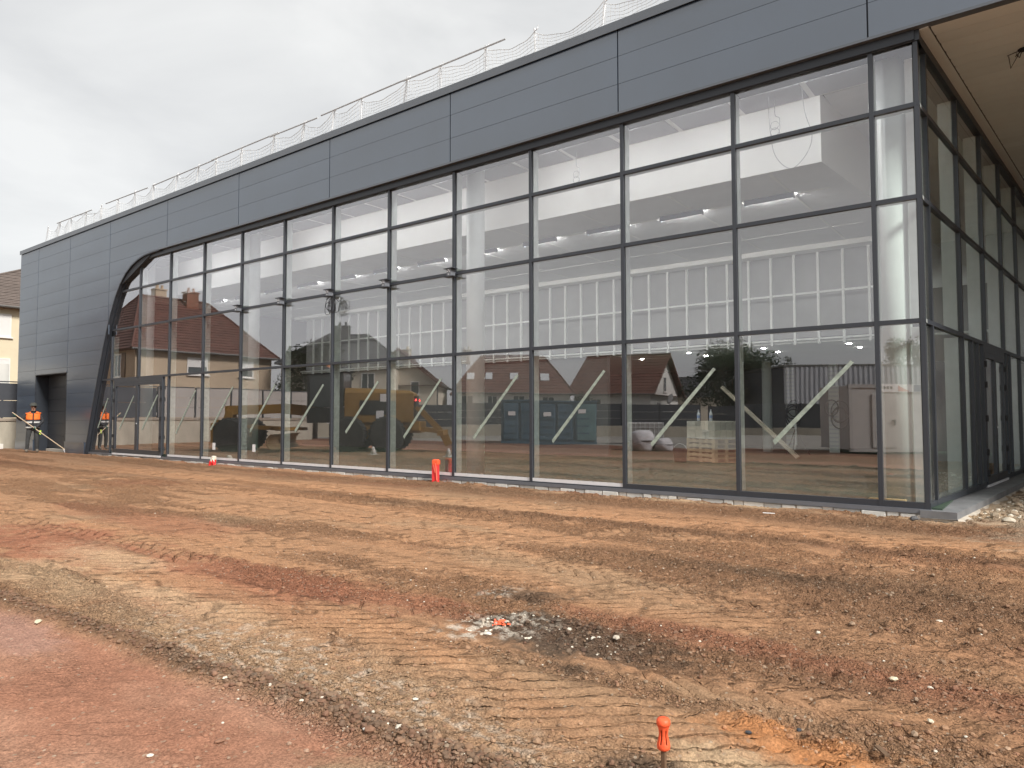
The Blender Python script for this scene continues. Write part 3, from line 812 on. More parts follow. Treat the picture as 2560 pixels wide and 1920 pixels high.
# ---- entrance doors (pair of glazed leaves between narrow side lights)
def glazed_doors(s0, s1, zt, fr, glass, hinge_out=True):
    """frame, two leaves with hinges and handle"""
    g = link('entrance_door', None, bld)
    m = MB()
    m.box(s0, s0 + 0.07, -0.012, 0.06, 0, zt, 0, fr); m.box(s1 - 0.07, s1, -0.012, 0.06, 0, zt, 0, fr)
    m.box(s0 + 0.07, s1 - 0.07, -0.012, 0.06, zt - 0.13, zt, 0, fr); m.build('door_frame', M['frame'], g)
    mid = (s0 + s1) / 2
    for k_, (a, b) in enumerate(((s0 + 0.075, mid - 0.004), (mid + 0.004, s1 - 0.075))):
        m = MB(); t = 0.085; zb, ze = 0.03, zt - 0.135
        m.box(a, a + t, -0.016, 0.055, zb, ze, 0, fr); m.box(b - t, b, -0.016, 0.055, zb, ze, 0, fr)
        m.box(a + t, b - t, -0.0155, 0.0545, zb, zb + 0.14, 0, fr); m.box(a + t, b - t, -0.0155, 0.0545, ze - 0.09, ze, 0, fr)
        m.build('leaf_frame', M['frame'], g)
        tp_ = ((a + t + 0.28, 0.82), (b - t - 0.16, 1.95)) if fr is fr_front else None
        p = pane_front(a + t, b - t, zb + 0.14, ze - 0.09, fr=fr, mat_=glass, parent=g, y=0.012, tape=tp_)
        hs_ = a - 0.03 if k_ == 0 else b + 0.03
        for zh in (0.18, 0.55, 1.15, 1.75, 2.12):
            m = MB(); m.box(hs_ - 0.022, hs_ + 0.022, -0.05, -0.012, zh, zh + 0.11, 0, fr); m.build('hinge', M['black'], g)
    m = MB(); m.box(mid + 0.03, mid + 0.05, -0.03, -0.015, 1.02, 1.05, 0, fr); m.build('lock_cylinder', M['galv'], g)
    m = MB(); m.box(s0 + 0.0, s1, -0.03, 0.06, -0.03, 0.028, 0, fr); m.build('door_threshold', M['galv'], g)
    return g
glazed_doors(-23.72, -20.34, Z3 - h2 - 0.002, fr_front, 'glass')
pane_front(-20.34 + 0.004, -20 - h2, 0.085, Z3 - h2)
pane_front(-24 + h2, -23.724, 0.085, Z3 - h2)

# ---- end facade
SIDE_UP = [0.5, 2.5, 4.5, 6.5, 8.5, 10.5, 12.5, 14.5]
SIDE_LO = [0.5, 2.5, 3.25, 3.72, 6.62, 7.1, 8.5, 10.5, 12.5, 14.5]
for z in (Z3, Z2, Z1):
    m = MB(); m.box(-0.004, 14.6, -0.003, 0.05, z - h2, z + h2, 0, fr_side); m.build('transom', M['frame'], bld)
for i, s in enumerate(SIDE_UP):
    mullion(s, Z3 + h2, 6.47, fr_side, inner='white_strip', deep=0.2)  # inner profiles whiter here: the light on them is put into the colour
    a = SIDE_UP[i - 1] if i else 0.012
    for ri in (1, 2, 3):
        z0, z1 = rows[ri]
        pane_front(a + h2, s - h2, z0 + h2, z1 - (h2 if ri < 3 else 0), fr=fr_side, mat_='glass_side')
prev = 0.012
for s in SIDE_LO:
    mullion(s, 0.0, Z3 - h2, fr_side, inner='white_strip', deep=0.2)  # same whitened inner profile, a highlight painted as colour
    if not (prev < 4.2 < s):
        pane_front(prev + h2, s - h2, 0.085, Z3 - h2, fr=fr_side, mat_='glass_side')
    prev = s
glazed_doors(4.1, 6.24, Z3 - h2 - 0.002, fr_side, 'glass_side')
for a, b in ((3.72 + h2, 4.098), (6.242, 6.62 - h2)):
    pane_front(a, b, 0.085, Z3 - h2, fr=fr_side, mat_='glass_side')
m = MB()
for a, b in ((0.012, 4.1), (6.24, 14.6)): m.box(a, b, -0.002, 0.055, 0.0, 0.084, 0, fr_side)
m.build('sill_cap', M['frame'], bld)
m = MB(); m.box(0.0, 14.6, -0.02, 0.3, 6.43, 6.60, 0, fr_side); m.build('head_band', M['reveal'], bld)
# slab edge and rough concrete footing along the end facade
m = MB(); m.box(-0.05, 14.6, -0.33, 0.1, -0.11, -0.01, 0, fr_side); m.build('threshold_slab', M['slab_edge'], bld)
m = MB(); m.box(-0.04, 14.6, -0.31, 0.1, -0.36, -0.112, 0, fr_side); m.build('slab_footing', M['mortar'], bld)
m = MB()
N = 60
for i in range(N):
    a, b = -0.06 + 14.6 * i / N, -0.06 + 14.6 * (i + 1) / N
    wa, wb2 = [0.40 + 0.09 * math.sin(t * 2.3) + 0.05 * math.sin(t * 7.1) for t in (a, b)]
    p = [fr_side(a, 0.05, -0.115), fr_side(b, 0.05, -0.115), fr_side(b, -0.335, -0.10), fr_side(a, -0.335, -0.10), fr_side(a, -wa, -0.16), fr_side(b, -wb2, -0.16), fr_side(a, -wa - 0.12, -0.34), fr_side(b, -wb2 - 0.12, -0.34)]
    m.poly(p, [(0, 3, 2, 1), (3, 4, 5, 2), (4, 6, 7, 5)])
m.build('footing', M['mortar'], bld)

# ---- canopy soffit: boards running along the facade, trim beside the glazing
z_s = 6.585
yb = 0.03
while yb < 13.6:
    xa = CORNER[0] + 0.16 + SD.x / SD.y * max(yb, 0)
    m = MB(); m.box(xa + 0.012, 15.9, yb + 0.002, yb + 0.296, z_s + 0.001, z_s + 0.03); m.build('soffit_board', M['soffit'], bld)
    yb += 0.30
m = MB(); m.box(0.6, 15.9, 0.0, 12, z_s + 0.032, z_s + 0.05); m.build('soffit_backing', mat('soffit_joint', (0.67, 0.72, 0.71), 0.8), bld)
m = MB(); m.box(0.0, 12.0, -0.15, 0.0, z_s - 0.022, z_s + 0.02, 0, fr_side); m.build('soffit_trim', M['soffit'], bld)
m = MB(); m.box(0.0, 12.0, -0.163, -0.151, z_s - 0.004, z_s + 0.02, 0, fr_side); m.build('soffit_shadow_gap', M['joint'], bld)
for i, (hx, hy) in enumerate(((1.76, 1.55), (2.22, 3.7))):
    hm = MB(); hm.lathe([(0.085, z_s - 0.006), (0.085, z_s)], 14, (hx, hy, 0)); h_ = hm.build('downlight_hole', M['black'], bld)
    cm = MB()
    for q in range(3):
        a0 = rng.uniform(0, 6.28)
        path = [(hx + 0.03 * math.cos(a0), hy + 0.03 * math.sin(a0), z_s)]
        for t in range(1, 7):
            path.append((hx + (0.03 + 0.045 * t * rng.uniform(0.3, 1)) * math.cos(a0), hy + (0.03 + 0.04 * t * rng.uniform(.3, 1)) * math.sin(a0), z_s - 0.04 * t + 0.012 * t * t * rng.uniform(0, .7)))
        cm.tube(path, 0.007, 5)
    cm.build('cable_tail', M['black'], h_)
# solid wing that carries the far side of the canopy
m = MB(); m.box(15.6, 15.9, -0.05, 26, -0.3, 8.0); m.box(2.02, 15.6, 13.7, 14.0, -0.3, 6.58); m.build('canopy_wing', M['clad'], bld)

# ---- interior
m = MB(); m.box(-26.5, 0.72, 0.09, 17.8, -0.10, 0.012); m.build('floor_slab', M['floor'], bld)
bx1 = lambda y: CORNER[0] - 0.25 + SD.x / SD.y * y
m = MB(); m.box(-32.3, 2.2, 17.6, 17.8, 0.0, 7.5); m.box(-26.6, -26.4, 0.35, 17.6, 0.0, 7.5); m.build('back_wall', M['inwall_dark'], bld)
# low partition: office boxes under the studs
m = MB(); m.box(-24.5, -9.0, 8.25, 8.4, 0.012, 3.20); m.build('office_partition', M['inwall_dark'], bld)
YB, ZB, ZC = 1.70, 5.60, 6.75
yb0 = 0.28
# high ceiling strip: tiles in a white grid
nx_t = 0
xx = -24.0
while xx < 0.5:
    for (ya, yb_) in ((0.30, 0.94), (1.03, 1.66)):
        m = MB(); m.box(xx + 0.05, min(xx + 1.15, 0.6), ya, yb_, ZC, ZC + 0.011); m.build('ceiling_tile', M['tile'], bld)
    xx += 1.2
m = MB(); m.box(-24.3, 0.9, 0.28, 1.72, ZC + 0.012, ZC + 0.06)
m.build('ceiling_grid', M['ceil_rail'], bld)
# bulkhead with its lower ceiling
m = MB()
xr0, xr1 = -1.08, -1.08 + SD.x / SD.y * 15
p = [(-25.0, YB, ZB), (xr0, YB, ZB), (xr1, 16.7, ZB), (-25.0, 16.7, ZB), (-25.0, YB, ZC + 0.05), (xr0, YB, ZC + 0.05), (xr1, 16.7, ZC + 0.05), (-25.0, 16.7, ZC + 0.05)]
m.poly(p, [(0, 1, 5, 4), (1, 2, 6, 5), (2, 3, 7, 6), (3, 0, 4, 7)]); m.build('bulkhead', M['white'], bld)
m = MB(); m.poly(p[:4], [(0, 3, 2, 1)]); m.build('lower_ceiling', M['ceil'], bld)
m = MB()
for yy in (3.2, 4.7, 6.2): m.box(-24.5, -1.3, yy, yy + 0.05, ZB - 0.012, ZB - 0.002)
for q in range(12): m.box(-24 + q * 2, -23.95 + q * 2, 1.8, 7.9, ZB - 0.011, ZB - 0.003)
m.build('ceiling_rail', M['ceil_rail'], bld)
m = MB(); m.box(xr0 + 0.05, 1.9, 1.75, 16.7, ZC + 0.01, ZC + 0.05); m.build('side_ceiling', M['ceil'], bld)
# stud frame hanging at the back
YS = 8.0
sm_ = MB(); sm_.box(-0.03, 0.03, 0, 0.06, 3.10, 5.62); sme = sm_.mesh('stud', M['stud'])
xs_ = -1.53; i = 0
while xs_ > -24:
    o = link('stud', sme, bld); o.location = (xs_, YS, 0); xs_ -= 0.592; i += 1
m = MB(); m.box(-24.3, -1.2, YS - 0.01, YS + 0.07, 3.20, 3.25); m.build('bottom_rail', M['stud'], bld)
m = MB(); m.box(-24.3, -1.2, YS - 0.015, YS - 0.001, 4.39, 4.44); m.build('cross_rail', M['stud'], bld)
m = MB(); m.box(-24.3, -1.0, YS - 0.35, YS + 0.08, 5.46, 5.59); m.build('top_rail', M['white'], bld)
m = MB(); m.box(-24.3, -1.2, YS + 0.3, YS + 0.35, 3.3, 5.6); m.build('lining_board', M['inwall'], bld)
# low ceiling behind the stud frame with small downlights, and a lit luminaire row under the front ceiling
m = MB(); m.box(-24.3, 0.9, YS + 0.08, 17.5, 3.14, 3.19); m.build('low_ceiling', M['white'], bld)
LMP, ln_, ll_ = new_mat('lit_lamp'); lo_ = ln_.new('ShaderNodeOutputMaterial'); le_ = ln_.new('ShaderNodeEmission'); le_.inputs[0].default_value = (1.0, 0.97, 0.92, 1); le_.inputs[1].default_value = 64; ll_.new(le_.outputs[0], lo_.inputs[0])
lm_ = MB(); lm_.box(-0.45, 0.45, -0.02, 0.02, -0.03, -0.004); lme = lm_.mesh('tube', LMP)
lh_ = MB(); lh_.box(-0.47, 0.47, -0.05, -0.042, -0.085, 0.02); lh_.box(-0.478, -0.471, -0.05, 0.05, -0.085, 0.02); lh_.box(0.471, 0.478, -0.05, 0.05, -0.085, 0.02)
lh_.box(-0.4705, 0.4705, -0.0415, 0.05, 0.012, 0.02)
lhe = lh_.mesh('luminaire', M['frame'])
for q in range(12):
    o = link('luminaire', lhe, bld); o.location = (-2.4 - 1.85 * q, 3.1, ZB - 0.03); link('tube', lme, o)
dl_ = MB(); dl_.lathe([(0.05, -0.01), (0.05, 0.0)], 10); dlm = dl_.mesh('downlight', LMP)
for q in range(10):
    for yy in (8.9, 10.2):
        o = link('downlight', dlm, bld); o.location = (-2.2 - 2.2 * q, yy, 3.138)
LMP_FILL, ln_, ll_ = new_mat('added_bulkhead_fill_lamp'); lo_ = ln_.new('ShaderNodeOutputMaterial'); le_ = ln_.new('ShaderNodeEmission'); le_.inputs[0].default_value = (1.0, 0.98, 0.97, 1); le_.inputs[1].default_value = 25; ll_.new(le_.outputs[0], lo_.inputs[0])  # unseen lamps added in the high strip to brighten the bulkhead face
lme2 = lme.copy(); lme2.materials.clear(); lme2.materials.append(LMP_FILL)
lw_ = MB(); lw_.box(-0.47, 0.47, -0.05, -0.042, -0.085, 0.0); lw_.box(-0.478, -0.471, -0.05, 0.05, -0.085, 0.0); lw_.box(0.471, 0.478, -0.05, 0.05, -0.085, 0.0); lwe = lw_.mesh('luminaire', M['frame'])
for q in range(14):
    xl_ = -1.05 - 1.7 * q
    if min(abs(xl_ - c_) for c_ in (-8.05, -16.9, -23.5, 0.1)) < 0.75: continue
    o = link('luminaire', lwe, bld); o.location = (xl_, 0.40, ZC - 0.03); link('tube', lme2, o)  # added fill lamp, its shield turned to the viewer
# round columns
for (cx0, cy0, rr) in ((-8.05, 0.78, 0.20), (-16.9, 0.95, 0.20), (-23.5, 1.0, 0.2), (0.10, 0.68, 0.25), (-5.9, 13.9, 0.16), (1.05, 8.6, 0.2)):
    m = MB(); m.lathe([(rr, 0.012), (rr, 6.74)], 28, (cx0, cy0, 0)); o = m.build('column', M['column'], bld, smooth=False)
    o.data.polygons.foreach_set('use_smooth', [len(p_.vertices) == 4 for p_ in o.data.polygons])
# cable loops left hanging from the ceiling inside
def cable(name, pts_, rad, mat_, parent, n=5):
    # catmull-rom through the points
    P = [Vector(p_) for p_ in pts_]; out = []
    for i in range(len(P) - 1):
        p0, p1, p2, p3 = P[max(i - 1, 0)], P[i], P[i + 1], P[min(i + 2, len(P) - 1)]
        for t in range(6):
            t /= 6
            out.append(0.5 * ((2 * p1) + (-p0 + p2) * t + (2 * p0 - 5 * p1 + 4 * p2 - p3) * t * t + (-p0 + 3 * p1 - 3 * p2 + p3) * t ** 3))
    out.append(P[-1])
    m = MB(); m.tube(out, rad, n); return m.build(name, mat_, parent, smooth=True)
cable('hanging_cable', [(-1.8, 1.2, ZC), (-1.78, 1.2, 6.2), (-1.7, 1.2, 5.7), (-1.45, 1.2, 5.42), (-1.2, 1.2, 5.6), (-1.1, 1.2, 5.9), (-1.2, 1.2, 6.3), (-1.25, 1.2, ZC)], 0.006, M['cable'], bld)
for cxx in (-1.72, -5.75):
    pts_ = [(cxx, 1.3, ZC)]
    for t in range(14):
        pts_.append((cxx + 0.08 * math.sin(t * 1.1), 1.3, 6.35 - 0.02 * t + 0.1 * math.cos(t * 1.1)))
    cable('hanging_cable', pts_, 0.006, M['cable'], bld)

# steel brackets left for a sign on the third transom
for bxx in (-8, -10, -12, -14, -16):
    g = link('sign_bracket', None, bld); g.location = (bxx, 0, Z2)
    for zz in (0.085, -0.085):
        m = MB(); m.box(-0.13, 0.13, -0.17, -0.006, zz - 0.007, zz + 0.007); m.build('flange', M['steel'], g)
    m = MB(); m.box(-0.055, 0.055, -0.15, -0.006, -0.077, 0.077); m.build('web', M['plinth'], g)
    m = MB()
    for (ax_, az_) in ((-0.03, 0.02), (0.03, 0.02), (0, -0.04), (0, 0.05)): m.box(ax_ - 0.009, ax_ + 0.009, -0.163, -0.151, az_ - 0.009, az_ + 0.009)
    m.build('bolt', M['galv'], g)
coil = thing('cable_coil', 'tangled coil of thin black cable hanging below a steel bracket on the glass front', 'cable', (-11.85, -0.10, Z2 - 0.1))
for q in range(7):
    cxx = rng.uniform(-0.16, 0.18); rr = rng.uniform(0.10, 0.19); ph = rng.uniform(0, 6); pts_ = []
    for t in range(13):
        a_ = ph + t * 0.56
        pts_.append((cxx + rr * 0.8 * math.cos(a_), -0.04 + 0.03 * math.sin(a_ * 1.7 + q), -0.24 + rr * 1.05 * math.sin(a_) + rng.uniform(-0.015, 0.015)))
    if q % 3 == 0: pts_.append((0.03, -0.02, 0.02))
    cable('cable_loop', pts_, 0.007, M['black'], coil)

# ---- roof edge protection: posts, tubes and sagging net
rail = thing('roof_edge_railing', 'temporary roof-edge railing with leaning posts, tubes and sagging white safety net', 'railing', (0, 0, 8.2))
PB = [(-30.48, -30.14, 8.97), (-29.25, -28.94, 8.97), (-28.04, -27.89, 8.97), (-26.72, -26.53, 8.96), (-25.4, -25.24, 8.96), (-24.05, -23.9, 8.93), (-22.74, -22.65, 8.96), (-21.44, -21.33, 8.93), (-20.02, -19.78, 8.94), (-18.74, -18.5, 8.95), (-17.57, -17.52, 8.94), (-16.26, -16.17, 8.94), (-14.81, -14.59, 8.92), (-13.47, -13.26, 8.92), (-12.23, -12.04, 8.92), (-11.07, -11.04, 8.94), (-9.64, -9.47, 8.97), (-8.47, -8.45, 8.94), (-7.19, -7.17, 8.94), (-5.91, -5.93, 8.88), (-4.44, -4.34, 8.9), (-3.1, -3.02, 8.9), (-1.75, -1.7, 8.92), (-0.4, -0.36, 8.92), (0.95, 1.0, 8.92)]
sc_ = 1.0136
def sx_(x): return 1.893 + (x - 1.893) * sc_
POSTS = [(sx_(a), sx_(b), 1.259 + (z - 1.259) * sc_) for a, b, z in PB]
YP = 0.25
for a, b, zt in POSTS:
    m = MB(); a0 = a - (b - a) * 0.25
    m.bar((a0, YP, 8.2 - 8.2), (b, YP - 0.03, zt - 8.2), 0.045, 0.03)
    m.box(a0 - 0.05, a0 + 0.05, YP - 0.25, YP + 0.12, 0.045, 0.085)
    p_ = m.build('post', M['galv'], rail)
    m = MB(); m.tube([(b + 0.01, YP - 0.05, zt - 8.28), (b + 0.09, YP - 0.06, zt - 8.25), (b + 0.10, YP - 0.05, zt - 8.19)], 0.012, 5); m.build('clip', M['galv'], p_)
def rail_at(x):
    xs = [p[1] for p in POSTS]; zs = [p[2] - 8.2 - 0.06 for p in POSTS]
    return float(np.interp(x, xs, zs))
for a, b in ((-29.6, -26.35), (-25.2, -22.0), (-21.7, -17.9), (-18.0, -14.6), (-15.0, -12.9), (-12.75, -9.55), (-9.75, -6.75)):
    m = MB(); m.tube([(a, YP - 0.06, rail_at(a) + rng.uniform(-.03, .02)), (b, YP - 0.055, rail_at(b) + rng.uniform(-.02, .04))], 0.02, 7); m.build('guard_tube', M['alu'], rail)
for i in range(len(POSTS) - 1):
    xa, xb = POSTS[i][1], POSTS[i + 1][1]
    za, zb = POSTS[i][2] - 8.2 - 0.10, POSTS[i + 1][2] - 8.2 - 0.10
    near = xa > -12
    sag = rng.uniform(0.12, 0.24)
    cell = 0.095 if near else 0.12
    nx, nz = max(4, int((xb - xa) / cell)), 8 if near else 6
    def P(u, v):
        top = za + (zb - za) * u - sag * 4 * u * (1 - u) * (0.9 + 0.2 * u)
        x = xa + (xb - xa) * u + 0.03 * math.sin(v * 5 + i) * (1 - v)
        return (x, YP - 0.05 + 0.05 * math.sin(u * 4 + i), 0.05 + (top - 0.05) * v + 0.012 * math.sin(u * 17 + v * 9))
    m = MB(); r_ = 0.0042
    for j in range(nz + 1): m.tube([P(k_ / nx, j / nz) for k_ in range(nx + 1)], r_ * (1.8 if j == nz else 1), 3, cap=False)
    for k_ in range(nx + 1): m.tube([P(k_ / nx, j / nz) for j in range(nz + 1)], r_, 3, cap=False)
    m.build('safety_net', M['net'], rail)
# old TV aerial on the roof
an = thing('roof_aerial', 'thin television aerial rising above the far left roof edge', 'aerial', (-27.2, 0.6, 7.62))
m = MB(); m.tube([(0, 0, 0), (0, 0, 1.5)], 0.014, 6); m.build('mast', M['alu'], an)
m = MB(); m.tube([(-0.95, -0.3, 1.50), (0.12, 0.03, 1.47)], 0.009, 5); m.build('boom', M['alu'], an)
for q in range(7):
    t = q / 6; m = MB(); c0 = (-0.9 + 0.95 * t, -0.28 + 0.29 * t, 1.50)
    m.tube([(c0[0] - 0.05, c0[1] + 0.13, c0[2]), (c0[0] + 0.05, c0[1] - 0.13, c0[2])], 0.005, 4); m.build('element', M['alu'], an)

# ================================================================== neighbours (behind the camera they show only in the glass)
M['tan_wall'] = mat('tan_render', (0.43, 0.335, 0.235), 0.9, var=0.10, vscale=0.5, bump=0.1, bscale=30)
M['yellow_wall'] = mat('yellow_render', (0.62, 0.54, 0.39), 0.9, var=0.09, vscale=0.6, bump=0.1, bscale=30)
M['cream_wall'] = mat('cream_render', (0.58, 0.52, 0.42), 0.9, var=0.08, vscale=0.5)
M['white_wall'] = mat('white_render', (0.66, 0.65, 0.61), 0.9, var=0.08, vscale=0.5)
M['roof_red'] = mat('red_clay_tile', (0.105, 0.046, 0.034), 0.8, var=0.28, vscale=2.2, wave=('X', 2.6), bump=0.6)
M['roof_brown'] = mat('brown_clay_tile', (0.14, 0.062, 0.045), 0.8, var=0.25, vscale=2, wave=('X', 2.6), bump=0.6)
M['roof_dark'] = mat('dark_slate', (0.050, 0.050, 0.054), 0.65, var=0.25, vscale=3, wave=('X', 2.6), bump=0.5)
M['roof_grey'] = mat('grey_brown_tile', (0.145, 0.115, 0.10), 0.8, var=0.22, vscale=3, wave=('Y', 4.0), bump=0.9)
M['brick'] = mat('chimney_brick', (0.20, 0.085, 0.055), 0.9, var=0.2, vscale=8, bump=0.4, bscale=20)
M['gutter'] = mat('zinc_gutter', (0.10, 0.095, 0.09), 0.5)
M['win_frame'] = mat('white_window_frame', (0.72, 0.70, 0.66), 0.5)
M['win_glass'] = mat('dark_window_pane', (0.05, 0.06, 0.065), 0.08, 0, 0.8)
M['shutter_w'] = mat('white_roller_shutter', (0.70, 0.69, 0.67), 0.6, wave=('Z', 9.0), bump=0.5)
M['shutter_br'] = mat('brown_shutter', (0.20, 0.14, 0.095), 0.7)
M['wall_grey'] = mat('light_grey_boards', (0.36, 0.335, 0.31), 0.75, var=0.05, vscale=0.6)
M['fence_dark'] = mat('anthracite_fence_panel', (0.048, 0.052, 0.062), 0.6, var=0.08, vscale=1.5)
M['wall_conc'] = mat('weathered_concrete_wall', (0.37, 0.335, 0.27), 0.9, var=0.22, vscale=1.4, bump=0.25, bscale=25, stretch=(1, 1, 0.35))
M['cap'] = mat('wall_cap', (0.30, 0.25, 0.20), 0.9, var=0.2, vscale=2)

def roof_plane(m, e0, e1, r1, r0, n, lift=0.035):
    """stepped tile courses from the eave e0-e1 up to the ridge r0-r1"""
    e0, e1, r0, r1 = map(Vector, (e0, e1, r0, r1))
    nrm = (e1 - e0).cross(r0 - e0)
    if nrm.length < 1e-6: nrm = (e1 - e0).cross(r1 - e0)
    nrm.normalize()
    if nrm.z < 0: nrm = -nrm
    for i in range(n):
        a, b = i / n, min((i + 1.12) / n, 1)
        p = [e0.lerp(r0, a) + nrm * lift, e1.lerp(r1, a) + nrm * lift, e1.lerp(r1, b), e0.lerp(r0, b)]
        q = [e0.lerp(r0, a) - nrm * 0.02, e1.lerp(r1, a) - nrm * 0.02]
        m.poly(p + q, [(0, 1, 2, 3), (4, 5, 1, 0)])

def window(parent, fr, s, z, w, h, style='plain', sill=True):
    """s along the wall, z of the lower edge; fr(s, out, z) maps to house space"""
    o = link('window', None, parent)
    m = MB(); t = 0.07
    m.box(s - w / 2, s - w / 2 + t, -0.03, 0.05, z, z + h, 0, fr); m.box(s + w / 2 - t, s + w / 2, -0.03, 0.05, z, z + h, 0, fr)
    m.box(s - w / 2 + t, s + w / 2 - t, -0.03, 0.05, z, z + t, 0, fr); m.box(s - w / 2 + t, s + w / 2 - t, -0.03, 0.05, z + h - t, z + h, 0, fr)
    if style in ('plain', 'wing') and w > 0.7: m.box(s - 0.03, s + 0.03, -0.02, 0.045, z + t, z + h - t, 0, fr)
    m.build('frame', M['win_frame'], o)
    m = MB(); m.box(s - w / 2 + t, s + w / 2 - t, 0.0, 0.02, z + t, z + h - t, 0, fr); m.build('pane', M['win_glass'], o)
    if style == 'roller':
        m = MB(); m.box(s - w / 2 + t, s + w / 2 - t, 0.021, 0.04, z + t, z + h - t, 0, fr); m.build('roller_shutter', M['shutter_w'], o)
    if style == 'halfroller':
        m = MB(); m.box(s - w / 2 + t, s + w / 2 - t, 0.021, 0.04, z + h * 0.45, z + h - t, 0, fr); m.build('roller_shutter', M['shutter_w'], o)
    if style == 'wing':
        for sg in (-1, 1):
            m = MB(); c = s + sg * (w / 2 + w * 0.26)
            m.box(c - w * 0.24, c + w * 0.24, 0.01, 0.05, z - 0.02, z + h + 0.02, 0, fr); m.build('shutter', M['shutter_br'], o)
    if sill:
        m = MB(); m.box(s - w / 2 - 0.08, s + w / 2 + 0.08, 0.0, 0.12, z - 0.07, z - 0.005, 0, fr); m.build('sill', M['win_frame'], o)
    return o

def house(name, label, loc, ang, L, D, he, hr, wall, roof, kind='gable', hip=0.0, over=0.35, wins=(), chims=(), z0=-0.3, courses=16, skylights=()):
    """local x along the ridge, local -y the street front"""
    h_ = thing(name, label, 'house', loc, ang)
    hx, hy = L / 2, D / 2
    m = MB()
    if kind == 'gable':
        pts = [(-hx, -hy, z0), (hx, -hy, z0), (hx, hy, z0), (-hx, hy, z0), (-hx, -hy, he), (hx, -hy, he), (hx, hy, he), (-hx, hy, he), (-hx, 0, hr - 0.06), (hx, 0, hr - 0.06)]
        m.poly(pts, [(0, 1, 5, 4), (2, 3, 7, 6), (1, 2, 6, 9, 5), (3, 0, 4, 8, 7), (4, 5, 9, 8), (6, 7, 8, 9)])
    else:
        m.box(-hx, hx, -hy, hy, z0, he)
    m.build('wall', M[wall], h_)
    k = (hr - he) / hy
    ex, ey, ez = hx + over, hy + over, he - over * k
    rx = ex if kind == 'gable' else ex - hip
    m = MB()
    a, b, c, d = (-ex, -ey, ez), (ex, -ey, ez), (ex, ey, ez), (-ex, ey, ez)
    r0, r1 = (-rx, 0, hr), (rx, 0, hr)
    roof_plane(m, a, b, r1, r0, courses); roof_plane(m, c, d, r0, r1, courses)
    if kind == 'hip':
        roof_plane(m, b, c, r1, r1, courses); roof_plane(m, d, a, r0, r0, courses)
    else:
        for x in (-ex, ex):
            m.poly([(x, -ey, ez - 0.14), (x, -ey, ez), (x, 0, hr), (x, ey, ez), (x, ey, ez - 0.14), (x, 0, hr - 0.16)], [(0, 1, 2, 5), (5, 2, 3, 4)])
    m.box(-ex + 0.02, ex - 0.02, -ey + 0.02, ey - 0.02, ez - 0.05, ez - 0.03)
    m.tube([(-rx, 0, hr + 0.02), (rx, 0, hr + 0.02)], 0.09, 6)
    if kind == 'hip':
        for (e_, r_) in ((a, r0), (d, r0), (b, r1), (c, r1)): m.tube([Vector(e_) + Vector((0, 0, .03)), Vector(r_) + Vector((0, 0, .03))], 0.07, 5)
    ro = m.build('roof', M[roof], h_)
    for (cx, cy, ch, cw, style) in chims:
        m = MB(); zc = hr - abs(cy) * k - 0.4
        m.box(cx - cw / 2, cx + cw / 2, cy - 0.28, cy + 0.28, zc, hr + ch); m.box(cx - cw / 2 - 0.05, cx + cw / 2 + 0.05, cy - 0.33, cy + 0.33, hr + ch, hr + ch + 0.08)
        cobj = m.build('chimney', M[style], ro)
        for q in (-1, 1):
            m = MB(); m.lathe([(0.11, 0), (0.09, 0.28)], 8, (cx + q * cw * 0.22, cy, hr + ch + 0.08)); m.build('chimney_pot', M[style], ro)
    for sx, t, w in skylights:
        m = MB(); y_ = -ey + ey * t; z_ = ez + (hr - ez) * t
        tl = math.atan2(hr - ez, ey); dy, dz = math.cos(tl) * 0.45, math.sin(tl) * 0.45; nx2, nz2 = -math.sin(tl) * 0.09, math.cos(tl) * 0.09
        p = [(sx - w / 2, y_ - dy, z_ - dz), (sx + w / 2, y_ - dy, z_ - dz), (sx + w / 2, y_ + dy, z_ + dz), (sx - w / 2, y_ + dy, z_ + dz)]
        m.poly(p + [(q[0], q[1] + nx2, q[2] + nz2) for q in p], [(4, 5, 6, 7), (0, 1, 5, 4), (1, 2, 6, 5), (2, 3, 7, 6), (3, 0, 4, 7)])
        m.build('skylight', SKYL, ro)
    m = MB()
    for y_ in (-ey - 0.05, ey + 0.05): m.tube([(-ex, y_, ez - 0.02), (ex, y_, ez - 0.02)], 0.065, 6)
    m.tube([(hx - 0.15, -hy - 0.07, ez - 0.1), (hx - 0.15, -hy - 0.07, z0 + 0.3)], 0.05, 6)
    m.build('gutter', M['gutter'], h_)
    frs = {'f': lambda s, o, z: (s, -hy - o, z), 'b': lambda s, o, z: (-s, hy + o, z), 'l': lambda s, o, z: (-hx - o, -s, z), 'r': lambda s, o, z: (hx + o, s, z)}
    for (fc, s, z, w, hh, st) in wins: window(h_, frs[fc], s, z, w, hh, st)
    return h_
SKYL = mat('skylight_glass', (0.55, 0.57, 0.58), 0.15, 0, 0.8)

